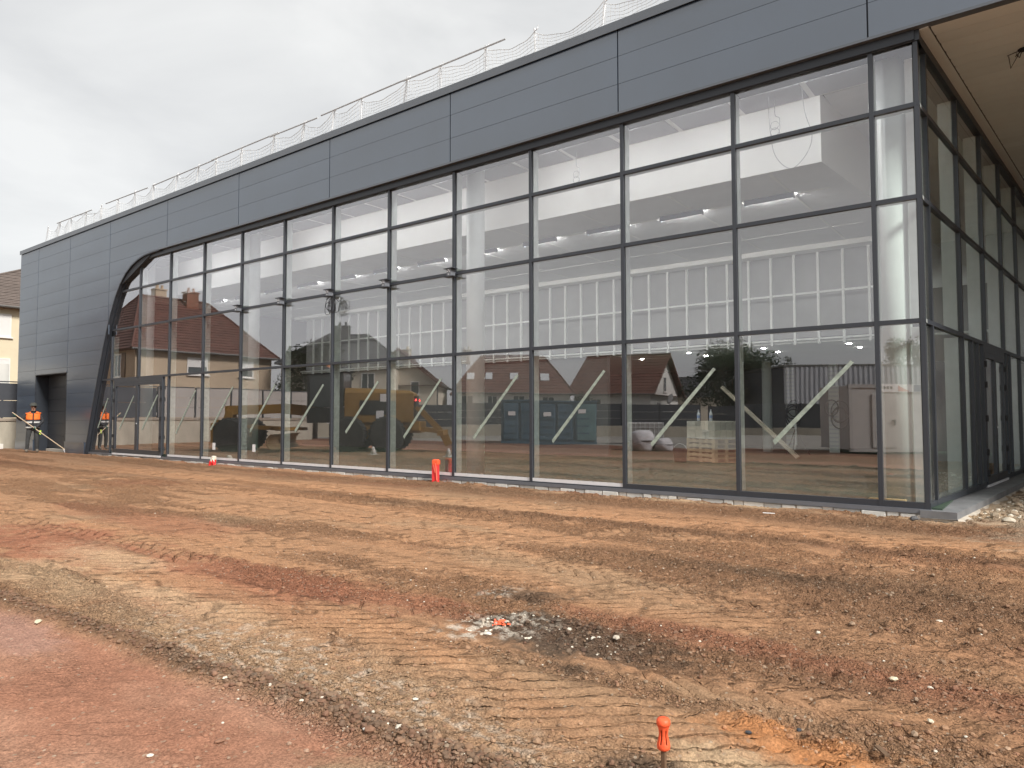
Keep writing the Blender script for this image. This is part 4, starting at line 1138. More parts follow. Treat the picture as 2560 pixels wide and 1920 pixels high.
# tan house with the red hipped roof (front looks along +X)
house('tan_house', 'tan house with red hipped roof and two chimneys, mirrored at left in the glass', (-42.6, -11.6, 0), R(90), 8.6, 8.0, 5.35, 8.75, 'tan_wall', 'roof_red', 'hip', 2.5,
      wins=[('f', 0.6, 3.75, 1.15, 1.05, 'halfroller'), ('f', -2.5, 3.75, 1.0, 1.05, 'halfroller'), ('f', 0.6, 1.4, 1.15, 1.45, 'plain'), ('f', -2.5, 1.4, 1.0, 1.45, 'plain'), ('f', 3.2, 1.4, 1.0, 1.4, 'plain'),
            ('r', -2.0, 3.5, 0.9, 1.35, 'wing'), ('r', 1.6, 3.5, 0.9, 1.35, 'wing')],
      chims=[(0.9, 0.5, 0.55, 0.7, 'tan_wall'), (-0.9, -0.4, 0.45, 0.8, 'brick')], courses=20)
house('slate_house', 'house with dark slate hipped roof and tall dark chimney, mirrored behind the grader', (-39.9, -23.5, 0), R(142), 8.0, 7.4, 5.2, 7.35, 'cream_wall', 'roof_dark', 'hip', 2.8,
      wins=[('f', -2.2, 3.1, 1.0, 1.2, 'plain'), ('f', 1.8, 3.1, 1.0, 1.2, 'plain')], chims=[(0.3, -0.6, 0.55, 1.1, 'roof_dark')], courses=18)
house('cream_gable_house', 'small cream house with dark tiled gable roof, mirrored beside the slate house', (-38.6, -28.3, 0), R(52), 9.0, 5.6, 3.9, 6.1, 'cream_wall', 'roof_brown', 'gable',
      wins=[('r', 0.6, 2.9, 0.9, 1.1, 'plain'), ('r', -1.2, 2.9, 0.7, 1.0, 'plain'), ('l', 0.6, 2.9, 0.9, 1.1, 'plain'), ('l', -1.0, 2.9, .7, 1.0, 'plain')], chims=[(-3.0, 0.4, 0.6, 0.7, 'cream_wall')], courses=14)
house('skylight_house', 'long white house with brown tile roof and four skylights, mirrored above the blue container', (-34.6, -36.8, 0), R(142.6), 9.2, 7.2, 3.3, 6.3, 'white_wall', 'roof_brown', 'hip', 2.3,
      wins=[('f', 3.6, 1.7, 1.0, 1.1, 'plain'), ('f', 1.6, 1.7, 0.9, 1.1, 'plain'), ('f', -0.6, 1.7, 1.0, 1.1, 'plain'), ('f', -2.8, 1.7, 1.0, 1.1, 'plain')],
      skylights=[(3.4, 0.42, 0.6), (1.9, 0.42, 0.6), (-0.2, 0.42, 0.7), (-2.6, 0.42, 0.7)], chims=[(4.0, 0.3, 0.5, 0.8, 'white_wall')], courses=14)
house('white_gable_house', 'white house with broad gable end and brown roof, mirrored in the glass', (-27.6, -44.6, 0), R(172), 7.0, 8.2, 3.5, 6.6, 'white_wall', 'roof_brown', 'gable',
      wins=[('l', 0.0, 3.4, 0.8, 1.3, 'plain'), ('l', 2.0, 1.4, 1.0, 1.1, 'plain'), ('f', 1.5, 1.6, 1.0, 1.1, 'plain'), ('r', 0, 3.4, .8, 1.3, 'plain')], courses=14, over=0.55)
house('far_house', 'distant house with low dark roof beyond the white gable house, mirrored in the glass', (-28.6, -57.5, 0), R(142.6), 8.0, 7.0, 3.4, 5.3, 'cream_wall', 'roof_dark', 'gable', courses=10)
yh = house('yellow_house', 'yellow rendered house with grey tile roof and white roller shutters beyond the left end', (-49.3, 5.5, 0), R(90), 13.0, 9.2, 7.75, 10.6, 'yellow_wall', 'roof_grey', 'hip', 7.0,
      wins=[('f', -2.9, 5.75, 1.5, 1.3, 'roller'), ('f', -5.2, 5.75, 1.3, 1.3, 'roller'), ('f', -2.9, 3.15, 1.5, 1.4, 'roller'), ('f', 1.0, 3.15, 1.5, 1.4, 'roller'), ('f', 1.0, 5.75, 1.5, 1.3, 'roller')], courses=26, over=0.5)

# boundary wall at the left end of the site: concrete base, posts and infill boards
bw = thing('boundary_wall', 'concrete boundary wall topped with grey fence boards at the left end of the site', 'wall', (-34.3, 0, 0))
m = MB(); m.box(-0.10, 0.10, -16.0, 1.4, -0.35, 1.08); m.build('wall_base', M['wall_conc'], bw)
m = MB(); m.box(-0.15, 0.15, -16.0, 1.42, 1.082, 1.20); m.build('wall_cap', M['cap'], bw)
m = MB(); m.box(0.10, 0.42, -2.8, -0.12, -0.3, 0.10); m.build('kerb', mat('white_kerb', (0.62, 0.60, 0.55), 0.8, var=0.1), bw)
y_ = 1.35
while y_ > -15.5:
    dark = y_ > -4.6
    for q in range(2 if dark else 3):
        hgt = 0.76 if dark else 0.52
        m = MB(); m.box(-0.03, 0.03, y_ - 1.92, y_ - 0.06, 1.225 + q * hgt, 1.225 + (q + 1) * hgt - 0.02); m.build('fence_board', M['fence_dark'] if dark else M['wall_grey'], bw)
    m = MB(); m.box(-0.05, 0.05, y_ - 0.055, y_ - 0.0, 1.2, 2.80); m.build('fence_post', M['fence_dark'], bw)
    m = MB(); m.box(-0.045, 0.045, y_ - 1.92, y_ - 0.06, 2.772, 2.82); m.build('top_rail', M['fence_dark'], bw)
    y_ -= 1.98
wp = thing('white_board', 'plain white board standing behind the dark fence at the left edge', 'board', (-35.0, 0.0, 0))
m = MB(); m.box(-0.02, 0.02, -3.1, 0.35, 2.55, 3.62); m.build('panel', M['white_wall'], wp)
m = MB(); m.box(-0.06, -0.021, -2.9, -2.82, 0, 3.5); m.box(-0.06, -0.021, 0.1, 0.18, 0, 3.5); m.build('post', M['galv'], wp)

# street fence on a low wall along the far side of the yard
def street_fence(label, p0, p1, z0, zw, zt, pitch=2.4):
    p0, p1 = Vector((*p0, 0)), Vector((*p1, 0)); d = p1 - p0; L = d.length; a = math.atan2(d.y, d.x)
    t = thing('street_fence', label, 'fence', (p0.x, p0.y, 0), a)
    m = MB(); m.box(0, L, -0.1, 0.1, z0 - 0.3, zw); m.build('wall_base', M['wall_conc'], t)
    n = max(1, int(L / pitch)); w = L / n
    for i in range(n):
        for q in range(3):
            h = (zt - zw) / 3
            m = MB(); m.box(i * w + 0.05, (i + 1) * w - 0.05, -0.025, 0.025, zw + q * h + 0.01, zw + (q + 1) * h - 0.008); m.build('fence_board', M['fence_dark'], t)
        m = MB(); m.box(i * w - 0.045, i * w + 0.045, -0.05, 0.05, zw, zt + 0.04); m.build('fence_post', M['fence_dark'], t)
    return t
street_fence('long anthracite board fence on a pale low wall, mirrored across the middle panes', (-34.2, -17.5), (-15.6, -32.0), 0, 0.62, 2.02)
street_fence('anthracite board fence in front of the grey metal shed, mirrored at the right', (-15.2, -32.2), (2.0, -38.5), 0, 0.4, 1.9)

# grey corrugated shed
sh = thing('metal_shed', 'long flat grey corrugated metal shed mirrored at the right of the glass', 'shed', (-12.0, -36.4, 0), R(-37.4))
m = MB(); m.box(0, 16, -8, -0.1, -0.2, 4.35); m.build('wall', M['fence_dark'], sh)
cor = MB(); x_ = 0.0
while x_ < 16:
    cor.poly([(x_, 0, 1.7), (x_ + 0.12, 0, 1.7), (x_ + 0.16, 0.06, 1.7), (x_ + 0.28, 0.06, 1.7), (x_ + 0.32, 0, 1.7), (x_, 0, 4.4), (x_ + 0.12, 0, 4.4), (x_ + 0.16, 0.06, 4.4), (x_ + 0.28, 0.06, 4.4), (x_ + 0.32, 0, 4.4)], [(i, i + 1, i + 6, i + 5) for i in range(4)])
    x_ += 0.32
cor.build('corrugated_cladding', mat('grey_sheet', (0.46, 0.465, 0.49), 0.5, var=0.05), sh)
m = MB(); m.box(-0.1, 16.1, -8.1, 0.09, 4.4, 4.5); m.build('roof', M['gutter'], sh)

# site cabin
cb = thing('site_cabin', 'white site cabin with a door and a small sign, mirrored beside the corner', 'cabin', (-3.75, -15.9, -0.12), R(-37.4))
CABW = mat('cabin_white', (0.56, 0.55, 0.52), 0.6, var=0.05)
m = MB(); m.cbox(0, 5.0, -2.4, 0, 0.12, 2.42, 0.03); m.build('body', CABW, cb)
m = MB()
for x_ in (0.0, 4.9): m.box(x_ - 0.01, x_ + 0.11, -0.1, 0.02, 0.1, 2.45)
m.box(-0.01, 5.01, -0.1, 0.025, 2.33, 2.46); m.box(-0.01, 5.01, -0.1, 0.02, 0.06, 0.2); m.build('frame', mat('cabin_frame', (0.48, 0.47, 0.45), 0.6), cb)
m = MB(); m.cbox(0.78, 1.72, 0.0, 0.04, 0.22, 2.12, 0.01); dr = m.build('door', CABW, cb)
m = MB(); m.box(1.58, 1.62, 0.04, 0.08, 1.0, 1.2); m.box(1.48, 1.62, 0.08, 0.1, 1.14, 1.18); m.build('handle', M['black'], dr)
m = MB(); m.box(1.05, 2.65, 0.03, 0.05, 2.18, 2.46); sg = m.build('sign', M['label'], cb)
m = MB(); m.poly([(1.75, 0.056, 2.21), (2.15, 0.056, 2.21), (1.75, 0.056, 2.42)], [(0, 1, 2)]); m.build('red_mark', mat('sign_red', (0.6, 0.12, 0.08), 0.5), sg)
m = MB(); m.box(2.3, 2.62, 0.051, 0.056, 2.2, 2.44); m.build('blue_mark', mat('sign_blue', (0.03, 0.035, 0.12), 0.5), sg)
m = MB()
for i, x_ in enumerate((1.12, 1.24, 1.36, 1.48)): m.box(x_, x_ + 0.07, 0.051, 0.055, 2.29, 2.38)
m.build('lettering', M['black'], sg)
m = MB(); m.box(0.3, 4.7, -2.3, -0.2, 0, 0.12); m.build('skids', M['black'], cb)

# blue storage container
ct = thing('blue_container', 'weathered blue steel storage container mirrored in the middle panes', 'container', (-19.3, -15.9, -0.12), R(-37.4))
BLU = mat('container_blue', (0.045, 0.105, 0.165), 0.55, var=0.25, vscale=1.2); BLU2 = mat('container_teal', (0.10, 0.20, 0.22), 0.55, var=0.2, vscale=1.5)
m = MB(); m.box(0, 4.6, -2.2, -0.06, 0.1, 2.05); m.build('body', BLU, ct)
x_ = 0.1
while x_ < 3.6:
    m = MB(); m.cbox(x_, x_ + 0.72, -0.06, 0.0, 0.22, 1.95, 0.02); pnl = m.build('side_panel', BLU, ct)
    m = MB()
    for zz in (0.5, 0.85, 1.2, 1.55): m.box(x_ + 0.04, x_ + 0.68, 0.0, 0.03, zz, zz + 0.07)
    m.build('rib', BLU, pnl); x_ += 0.86
m = MB(); m.cbox(3.62, 4.55, -0.05, 0.02, 0.2, 1.95, 0.02); m.build('end_door', BLU2, ct)
for (x_, z_) in ((0.35, 1.35), (2.0, 1.35), (3.7, 1.5)):
    m = MB(); m.box(x_, x_ + 0.36, 0.035, 0.04, z_, z_ + 0.2); m.build('notice', M['label'], ct)
m = MB(); m.box(-0.02, 4.62, -2.22, 0.02, 2.05, 2.12); m.box(-0.02, 4.62, -2.22, 0.02, 0.0, 0.1); m.build('frame', BLU, ct)

# grey water tank cage beside the container
ib = thing('caged_tank', 'pale grey plastic tank in a wire cage, mirrored beside the blue container', 'tank', (-14.3, -19.3, -0.1), R(-37.4))
m = MB(); m.cbox(0, 1.9, -1.0, 0, 0.14, 1.05, 0.06); m.build('tank', mat('tank_plastic', (0.36, 0.36, 0.34), 0.5, var=0.1), ib)
m = MB()
for i in range(9): m.bar((0.02 + i * 0.232, 0.02, 0.1), (0.02 + i * 0.232, 0.02, 1.1), 0.02, 0.02)
for i in range(5): m.bar((0, 0.025, 0.15 + i * 0.23), (1.9, 0.025, 0.15 + i * 0.23), 0.02, 0.02)
m.build('cage', M['galv'], ib)
m = MB(); m.box(0, 1.9, -1.0, 0, 0, 0.12); m.build('pallet', mat('pallet_wood', (0.36, 0.27, 0.17), 0.8, var=0.2), ib)

# white big bags
BAG = mat('white_woven_bag', (0.60, 0.59, 0.60), 0.8, var=0.15, vscale=4)
for i, (x_, y_, r_, h_, lab) in enumerate(((-11.2, -14.9, 0.52, 0.8, 'bulging white bulk bag with a black strap, leftmost of the bags mirrored in the glass'), (-10.45, -15.3, 0.4, 0.5, 'slumped white bulk bag next to the strapped one, mirrored in the glass'))):
    t = thing('bulk_bag', lab, 'bag', (x_, y_, gz(x_, y_)), group='white bulk bags in the yard')
    m = MB(); pr = []
    for j in range(9):
        v = j / 8; pr.append((r_ * (0.86 + 0.22 * math.sin(math.pi * min(v * 1.1, 1))) * (1 if v < 0.9 else 0.7), h_ * v))
    m.lathe(pr, 14)
    m.v = [(a * (1 + 0.1 * math.sin(5 * c + a * 7)), b * (1 + 0.08 * math.sin(7 * a + 2 * c)), c * (1 + 0.06 * math.sin(a * 9 + b * 4))) for a, b, c in m.v]
    m.build('sack', BAG, t, smooth=True)
    m = MB(); m.lathe([(r_ * 1.08, h_ * 0.5), (r_ * 1.09, h_ * 0.53)], 14); m.build('strap', M['black'], t)

# white slatted panel leaning on the fence behind the grader
sl = thing('slatted_panel', 'white horizontal slatted panel mirrored behind the grader', 'panel', (-26.6, -11.2, 0.0), R(-37.4))
for q in range(9):
    m = MB(); m.box(0, 1.9, -0.02, 0.02, 0.95 + q * 0.155, 0.95 + q * 0.155 + 0.085); m.build('slat', M['label'], sl)
m = MB()
for x_ in (0.1, 0.95, 1.75): m.box(x_, x_ + 0.06, -0.06, -0.021, -0.2, 2.3)
m.build('post', M['black'], sl)

dsh = thing('satellite_dish', 'white satellite dish on a pole beside the white gable house, mirrored in the glass', 'dish', (-22.6, -42.8, 0))
m = MB(); m.tube([(0, 0, 0), (0, 0, 2.6)], 0.03, 6); m.build('pole', M['galv'], dsh)
m = MB(); m.lathe([(0.02, -0.12), (0.25, -0.09), (0.45, 0.0), (0.46, 0.01), (0.25, -0.07), (0.02, -0.1)], 20, axis='y'); o = m.build('dish', M['label'], dsh, smooth=True); o.location = (0.05, 0.1, 2.7); o.rotation_euler = (0.3, 0, 0.6)
# traffic cones
CONE = mat('cone_white', (0.7, 0.68, 0.64), 0.6)
for i, (x_, y_, lab) in enumerate(((-17.3, -6.0, 'small white cone left of the grader tyre, mirrored low in the glass'), (-14.6, -7.0, 'small white cone below the grader ripper, mirrored low in the glass'))):
    t = thing('marker_cone', lab, 'cone', (x_, y_, gz(x_, y_)), group='white cones beside the grader')
    m = MB(); m.lathe([(0.12, 0.03), (0.03, 0.30)], 12); m.build('cone', CONE, t, smooth=True)
    m = MB(); m.cbox(-0.15, 0.15, -0.15, 0.15, 0, 0.03, 0.01); m.build('base', CONE, t)

# ---- motor grader
YEL = mat('grader_yellow', (0.27, 0.145, 0.022), 0.5, 0, 0.5, var=0.18, vscale=1.6); TYR = mat('tyre_rubber', (0.022, 0.021, 0.020), 0.8, var=0.3, vscale=6, bump=0.3)
gr = thing('motor_grader', 'yellow motor grader with dark cab and rear ripper, mirrored in the glass', 'grader', (-17.3, -9.9, -0.12), R(142.6))
def wheel(parent, x, y, r, w):
    t = link('wheel', None, parent); t.location = (x, y, r)
    m = MB(); prof = [(r * 0.55, -w / 2), (r * 0.9, -w / 2), (r, -w * 0.36), (r, w * 0.36), (r * 0.9, w / 2), (r * 0.55, w / 2)]
    m.lathe(prof, 26, axis='y')
    for k in range(26):
        a = 2 * math.pi * k / 26
        c_, s_ = math.cos(a), math.sin(a)
        m.bar((c_ * r * 1.0, -w * 0.45, s_ * r), (math.cos(a + .12) * r, w * 0.45, math.sin(a + .12) * r), 0.07, 0.05)
    m.build('tyre', TYR, t)
    m = MB(); m.lathe([(r * 0.56, -w * 0.40), (r * 0.5, -w * 0.42), (r * 0.3, -w * 0.2), (r * 0.3, w * 0.2), (r * 0.5, w * 0.42), (r * 0.56, w * 0.40)], 18, axis='y'); m.build('rim', YEL, t)
    return t
for x_ in (2.25, 3.75):
    for y_ in (-1.0, 1.0): wheel(gr, x_, y_, 0.68, 0.42)
for y_ in (-1.0, 1.0): wheel(gr, 8.35, y_, 0.66, 0.40)
m = MB(); m.box(1.3, 4.0, -0.62, 0.62, 1.15, 2.3); m.poly([(1.3, -0.62, 2.3), (4.0, -0.62, 2.3), (4.0, 0.62, 2.3), (1.3, 0.62, 2.3), (1.5, -0.5, 2.42), (4.0, -0.5, 2.5), (4.0, 0.5, 2.5), (1.5, 0.5, 2.42)], [(0, 1, 5, 4), (1, 2, 6, 5), (2, 3, 7, 6), (3, 0, 4, 7), (4, 5, 6, 7)])
m.build('engine_hood', YEL, gr)
m = MB(); m.box(1.22, 1.30, -0.5, 0.5, 1.25, 2.2); m.box(2.0, 3.4, -0.64, -0.62, 1.45, 2.0); m.build('grille', M['black'], gr)
m = MB(); m.box(1.0, 4.2, -0.55, 0.55, 0.75, 1.15); m.box(1.0, 1.3, -1.1, 1.1, 0.85, 1.2); m.build('rear_frame', YEL, gr)
m = MB()
for y_ in (-0.72, 0.72): m.box(2.0, 4.0, y_ - 0.12, y_ + 0.12, 0.5, 0.86)
m.build('tandem_case', YEL, gr)
cabm = MB(); cabm.box(4.05, 5.45, -0.72, 0.72, 1.15, 1.75); cabm.box(4.0, 5.5, -0.78, 0.78, 3.15, 3.32)
for x_ in (4.1, 5.4):
    for y_ in (-0.68, 0.68): cabm.box(x_ - 0.05, x_ + 0.05, y_ - 0.05, y_ + 0.05, 1.75, 3.15)
cb_ = cabm.build('cab', M['black'], gr)
m = MB(); m.box(4.14, 5.36, -0.70, -0.69, 1.78, 3.12); m.box(4.14, 5.36, 0.69, 0.70, 1.78, 3.12); m.box(4.06, 4.07, -0.62, 0.62, 1.78, 3.12); m.box(5.43, 5.44, -0.62, 0.62, 1.78, 3.12); m.build('cab_glass', M['win_glass'], cb_)
m = MB(); m.tube([(4.9, 0.3, 3.32), (4.9, 0.3, 3.5)], 0.07, 8); m.build('beacon', mat('beacon_orange', (0.7, 0.2, 0.03), 0.4), cb_)
m = MB(); m.bar((5.3, 0, 1.6), (6.6, 0, 1.72), 0.42, 0.42); m.bar((6.5, 0, 1.71), (8.9, 0, 1.62), 0.40, 0.36); m.bar((8.7, 0, 1.6), (8.9, 0, 0.9), 0.5, 0.3); m.box(8.2, 8.6, -0.9, 0.9, 0.55, 0.8); m.build('main_frame', YEL, gr)
m = MB(); m.lathe([(0.75, 0), (0.75, 0.12)], 24, (6.4, 0, 0.85)); m.bar((8.4, 0, 1.0), (6.3, -0.5, 0.88), 0.15, 0.15); m.bar((8.4, 0, 1.0), (6.3, 0.5, 0.88), 0.15, 0.15); m.build('circle_drawbar', YEL, gr)
bl = MB()
for j in range(8):
    a0, a1 = -0.9 + j * 0.22, -0.9 + (j + 1) * 0.22
    p = [(6.5 + 0.5 * math.cos(a) - 0.35 + d, s_ * 1.85, 0.42 + 0.36 * math.sin(a) * 1.05) for a in (a0, a1) for d in (0, 0.04) for s_ in (-1, 1)]
    bl.poly(p, [(0, 1, 5, 4), (2, 6, 7, 3), (0, 4, 6, 2), (1, 3, 7, 5)])
bl.build('blade', mat('blade_steel', (0.22, 0.15, 0.08), 0.5, 0.3, var=0.3), gr)
m = MB(); m.bar((8.9, -0.9, 1.0), (8.9, 0.9, 1.0), 0.1, 0.5); m.bar((9.0, -1.2, 0.75), (9.0, 1.2, 0.75), 0.08, 0.75); m.bar((8.9, 0, 1.1), (8.5, 0, 1.3), 0.3, 0.2); m.build('front_blade', YEL, gr)
m = MB(); m.bar((0.2, -0.95, 0.75), (0.2, 0.95, 0.75), 0.24, 0.2)
for y_ in (-0.7, 0, 0.7): m.bar((0.18, y_, 0.75), (-0.05, y_, 0.25), 0.09, 0.16)
for y_ in (-0.5, 0.5): m.bar((1.1, y_, 0.9), (0.25, y_, 0.8), 0.12, 0.16); m.bar((1.2, y_, 1.75), (0.3, y_, 0.85), 0.1, 0.14)
m.build('ripper', YEL, gr)
EM, n_, l_ = new_mat('tail_lamp_red'); o_ = n_.new('ShaderNodeOutputMaterial'); e_ = n_.new('ShaderNodeEmission'); e_.inputs[0].default_value = (1, 0.06, 0.05, 1); e_.inputs[1].default_value = 3; l_.new(e_.outputs[0], o_.inputs[0])
for y_ in (-0.55, 0.55):
    m = MB(); m.box(1.18, 1.23, y_ - 0.08, y_ + 0.08, 2.0, 2.08); m.build('tail_lamp', EM, gr)
m = MB(); m.box(2.2, 2.6, -0.650, -0.645, 1.95, 2.25); m.box(2.45, 2.75, -0.650, -0.645, 1.3, 1.6); m.build('decal', M['label'], gr)
m = MB(); m.tube([(2.4, 0.3, 2.4), (2.4, 0.3, 3.0)], 0.06, 8); m.build('exhaust', M['black'], gr)

# ---- trees
LEAF = {}
def leaf_mat(name, col):
    m, n, l = new_mat(name)
    o = n.new('ShaderNodeOutputMaterial'); b = n.new('ShaderNodeBsdfPrincipled'); b.inputs['Roughness'].default_value = 0.6
    gi = n.new('ShaderNodeNewGeometry'); hs = n.new('ShaderNodeHueSaturation'); hs.inputs['Color'].default_value = (*col, 1)
    mr = n.new('ShaderNodeMapRange'); mr.inputs['To Min'].default_value = 0.55; mr.inputs['To Max'].default_value = 1.5
    l.new(gi.outputs['Random Per Island'], mr.inputs['Value']); l.new(mr.outputs[0], hs.inputs['Value']); l.new(hs.outputs[0], b.inputs['Base Color']); l.new(b.outputs[0], o.inputs[0])
    return m
LEAF['a'] = leaf_mat('olive_leaf', (0.055, 0.065, 0.032)); LEAF['b'] = leaf_mat('dark_leaf', (0.035, 0.055, 0.025)); LEAF['c'] = leaf_mat('grey_green_leaf', (0.045, 0.06, 0.035))
BARK = mat('bark', (0.075, 0.058, 0.045), 0.9, var=0.25, vscale=8, bump=0.5, bscale=20)
def tree(name, label, loc, h, rx, rz, leaf, n=2600, seed=1, size=0.16, crown_z=None):
    r_ = random.Random(seed)
    t = thing(name, label, 'tree', loc)
    cz = crown_z if crown_z else h - rz
    m = MB(); m.tube([(0, 0, -0.2), (0.05, 0.02, h * 0.3), (-0.03, 0.05, h * 0.6), (0.0, 0, h * 0.86)], [0.17, 0.12, 0.08, 0.03], 8)
    cl = []
    for i in range(20):
        th, ph = r_.uniform(0, 6.28), r_.uniform(-0.7, 1.2); rr = r_.uniform(0.55, 0.98)
        c = Vector((rx * rr * math.cos(th) * math.cos(ph), rx * rr * math.sin(th) * math.cos(ph), cz + rz * rr * math.sin(ph)))
        cl.append((c, r_.uniform(0.32, 0.58) * rx))
        z0 = min(max(h * 0.22, c.z * 0.55), h * 0.8)
        m.tube([(0, 0, z0), c * 0.5 + Vector((0, 0, z0 * 0.45)), c], [0.06, 0.035, 0.012], 5)
    m.build('trunk', BARK, t, smooth=True)
    lf = MB()
    for i in range(n):
        c, cr_ = cl[r_.randrange(len(cl))]
        d = Vector((r_.gauss(0, 1), r_.gauss(0, 1), r_.gauss(0, 0.8))).normalized() * cr_ * r_.random() ** 0.45
        p = c + d; s = size * r_.uniform(0.5, 1.3)
        a = Vector((r_.gauss(0, 1), r_.gauss(0, 1), r_.gauss(0, 1))).normalized(); b = a.orthogonal().normalized()
        lf.poly([p - a * s * 0.6, p + b * s * 0.28, p + a * s * 0.6, p - b * s * 0.28], [(0, 1, 2, 3)])
    lf.build('crown', LEAF[leaf], t)
    return t
tree('garden_tree', 'bushy olive green tree in front of the slate house, mirrored in the glass', (-36.4, -17.9, 0), 6.1, 2.2, 2.1, 'a', 8000, 3, 0.2, 3.8)
tree('broadleaf_tree', 'large dark green tree left of the grey shed, mirrored in the glass', (-18.2, -44.0, 0), 6.9, 3.2, 2.8, 'b', 11000, 5, 0.25, 3.9)
tree('tall_tree', 'dark tree rising above the shed roof beside the corner, mirrored in the glass', (-7.6, -57.5, 0), 8.0, 2.0, 2.6, 'b', 3000, 8, 0.22, 5.4)
tree('small_tree', 'small tree top just above the shed roof, mirrored in the glass', (-16.0, -51.6, 0), 6.1, 1.1, 1.5, 'c', 1400, 9, 0.16, 4.6)
tree('hedge_tree', 'low shrubby tree in front of the white gable house, mirrored in the glass', (-28.5, -37.4, 0), 3.2, 1.5, 1.2, 'a', 1800, 12, 0.15, 1.9)
tree('side_tree', 'green tree beyond the end facade, mirrored dark in the end glazing', (24, 16, 0), 6.5, 2.8, 2.6, 'b', 2200, 14, 0.24, 3.9)

# ================================================================== things inside the showroom
WOOD = mat('pallet_timber', (0.44, 0.33, 0.20), 0.8, var=0.2, vscale=5, obj_var=0.12)
CBLK = mat('concrete_block', (0.52, 0.50, 0.43), 0.9, var=0.12, vscale=6, bump=0.2, bscale=40, obj_var=0.1)
def pallet(parent, z):
    for q in range(3):
        m = MB(); m.box(-0.6, 0.6, -0.4 + q * 0.35, -0.3 + q * 0.35, z + 0.022, z + 0.10); m.build('bearer', WOOD, parent)
    for q in range(5):
        m = MB(); m.box(-0.6 + q * 0.27, -0.6 + q * 0.27 + 0.12, -0.4, 0.4, z + 0.10, z + 0.122); m.build('board', WOOD, parent)
        if q in (0, 2, 4):
            m = MB(); m.box(-0.6 + q * 0.27, -0.6 + q * 0.27 + 0.12, -0.4, 0.4, z, z + 0.02); m.build('board', WOOD, parent)
ps = thing('pallet_stack', 'stack of timber pallets inside the showroom carrying pale blocks', 'pallet', (-5.45, 7.7, 0.012), R(-30))
for q in range(5): pallet(ps, q * 0.125)
bs = bme = None
m = MB(); m.cbox(-0.195, 0.195, -0.095, 0.095, 0, 0.235, 0.008); bme = m.mesh('concrete_block', CBLK)
bst = thing('block_pile', 'pale concrete blocks piled on the timber pallets inside the showroom', 'blocks', (-5.45, 7.7, 0.012 + 0.628), R(-30))
for lv in range(2):
    for i in range(3):
        for j in range(4):
            o = link('block', bme, bst); o.location = (-0.4 + i * 0.4, -0.3 + j * 0.2, lv * 0.24)
PET, pn, pl_ = new_mat('clear_bottle'); po = pn.new('ShaderNodeOutputMaterial'); pb = pn.new('ShaderNodeBsdfPrincipled'); pb.inputs['Base Color'].default_value = (0.75, 0.8, 0.86, 1); pb.inputs['Roughness'].default_value = 0.15; pb.inputs['Alpha'].default_value = 0.75; pl_.new(pb.outputs[0], po.inputs[0])
for i, (x_, y_, lab) in enumerate(((-5.85, 7.75, 'clear water bottle at the left end of the block pile'), (-5.42, 7.55, 'clear water bottle at the middle of the block pile'))):
    t = thing('water_bottle', lab, 'bottle', (x_, y_, 1.12), group='water bottles on the block pile')
    m = MB(); m.lathe([(0.042, 0), (0.045, 0.02), (0.045, 0.2), (0.016, 0.27), (0.016, 0.29)], 12); m.build('body', PET, t, smooth=True)
    m = MB(); m.lathe([(0.018, 0.288), (0.018, 0.31)], 10); m.build('cap', mat('bottle_cap_%d' % i, (0.75, 0.75, 0.8), 0.5), t)
    m = MB(); m.lathe([(0.0457, 0.08), (0.0457, 0.15)], 12); m.build('wrapper', mat('bottle_wrapper_%d' % i, (0.25, 0.35, 0.6), 0.4), t)
bk = thing('black_bucket', 'black mortar bucket beside the pallets inside the showroom', 'bucket', (-6.1, 7.05, 0.012))
m = MB(); m.lathe([(0.15, 0), (0.19, 0.33), (0.20, 0.35), (0.175, 0.35), (0.15, 0.05)], 18); m.build('body', M['black'], bk, smooth=True)
m = MB(); m.tube([(0.19 * math.cos(a), 0.0, 0.33 + 0.16 * math.sin(a)) for a in [q * math.pi / 8 for q in range(9)]], 0.006, 5); m.build('handle', M['galv'], bk)
# posts with coils of black conduit
for i, (x_, y_, lab) in enumerate(((-5.6, 15.6, 'white conduit post hung with a black cable coil, left of the pair inside'), (-3.9, 14.6, 'white conduit post hung with black loops, right of the pair inside'))):
    t = thing('conduit_post', lab, 'post', (x_, y_, 0.012), group='conduit posts at the back of the showroom')
    m = MB(); m.box(-0.16, 0.16, 0, 0.06, 0, 3.0); m.build('backing_board', M['white'], t)
    m = MB()
    for q in range(20): m.box(-0.15, 0.15, -0.012, -0.001, 0.2 + q * 0.14, 0.25 + q * 0.14)
    m.build('slot', M['ceil'], t)
    for q in range(4):
        rr = rng.uniform(0.25, 0.36); cx_ = rng.uniform(-0.1, 0.25); zc = 1.15 + q * 0.12
        cable('conduit_loop', [(cx_ + rr * 0.8 * math.cos(a), -0.08 - 0.03 * q, zc + rr * math.sin(a)) for a in [k_ * 0.52 for k_ in range(13)]], 0.022, M['black'], t)
# leaning prop
pr = thing('leaning_prop', 'long timber prop leaning diagonally behind the glass near the pallets', 'prop', (-5.0, 10.0, 0.012))
m = MB(); m.bar((-1.25, 0.6, 2.15), (1.2, -0.1, 0.05), 0.09, 0.09); m.build('beam', mat('prop_timber', (0.52, 0.47, 0.38), 0.8, var=0.12), pr)
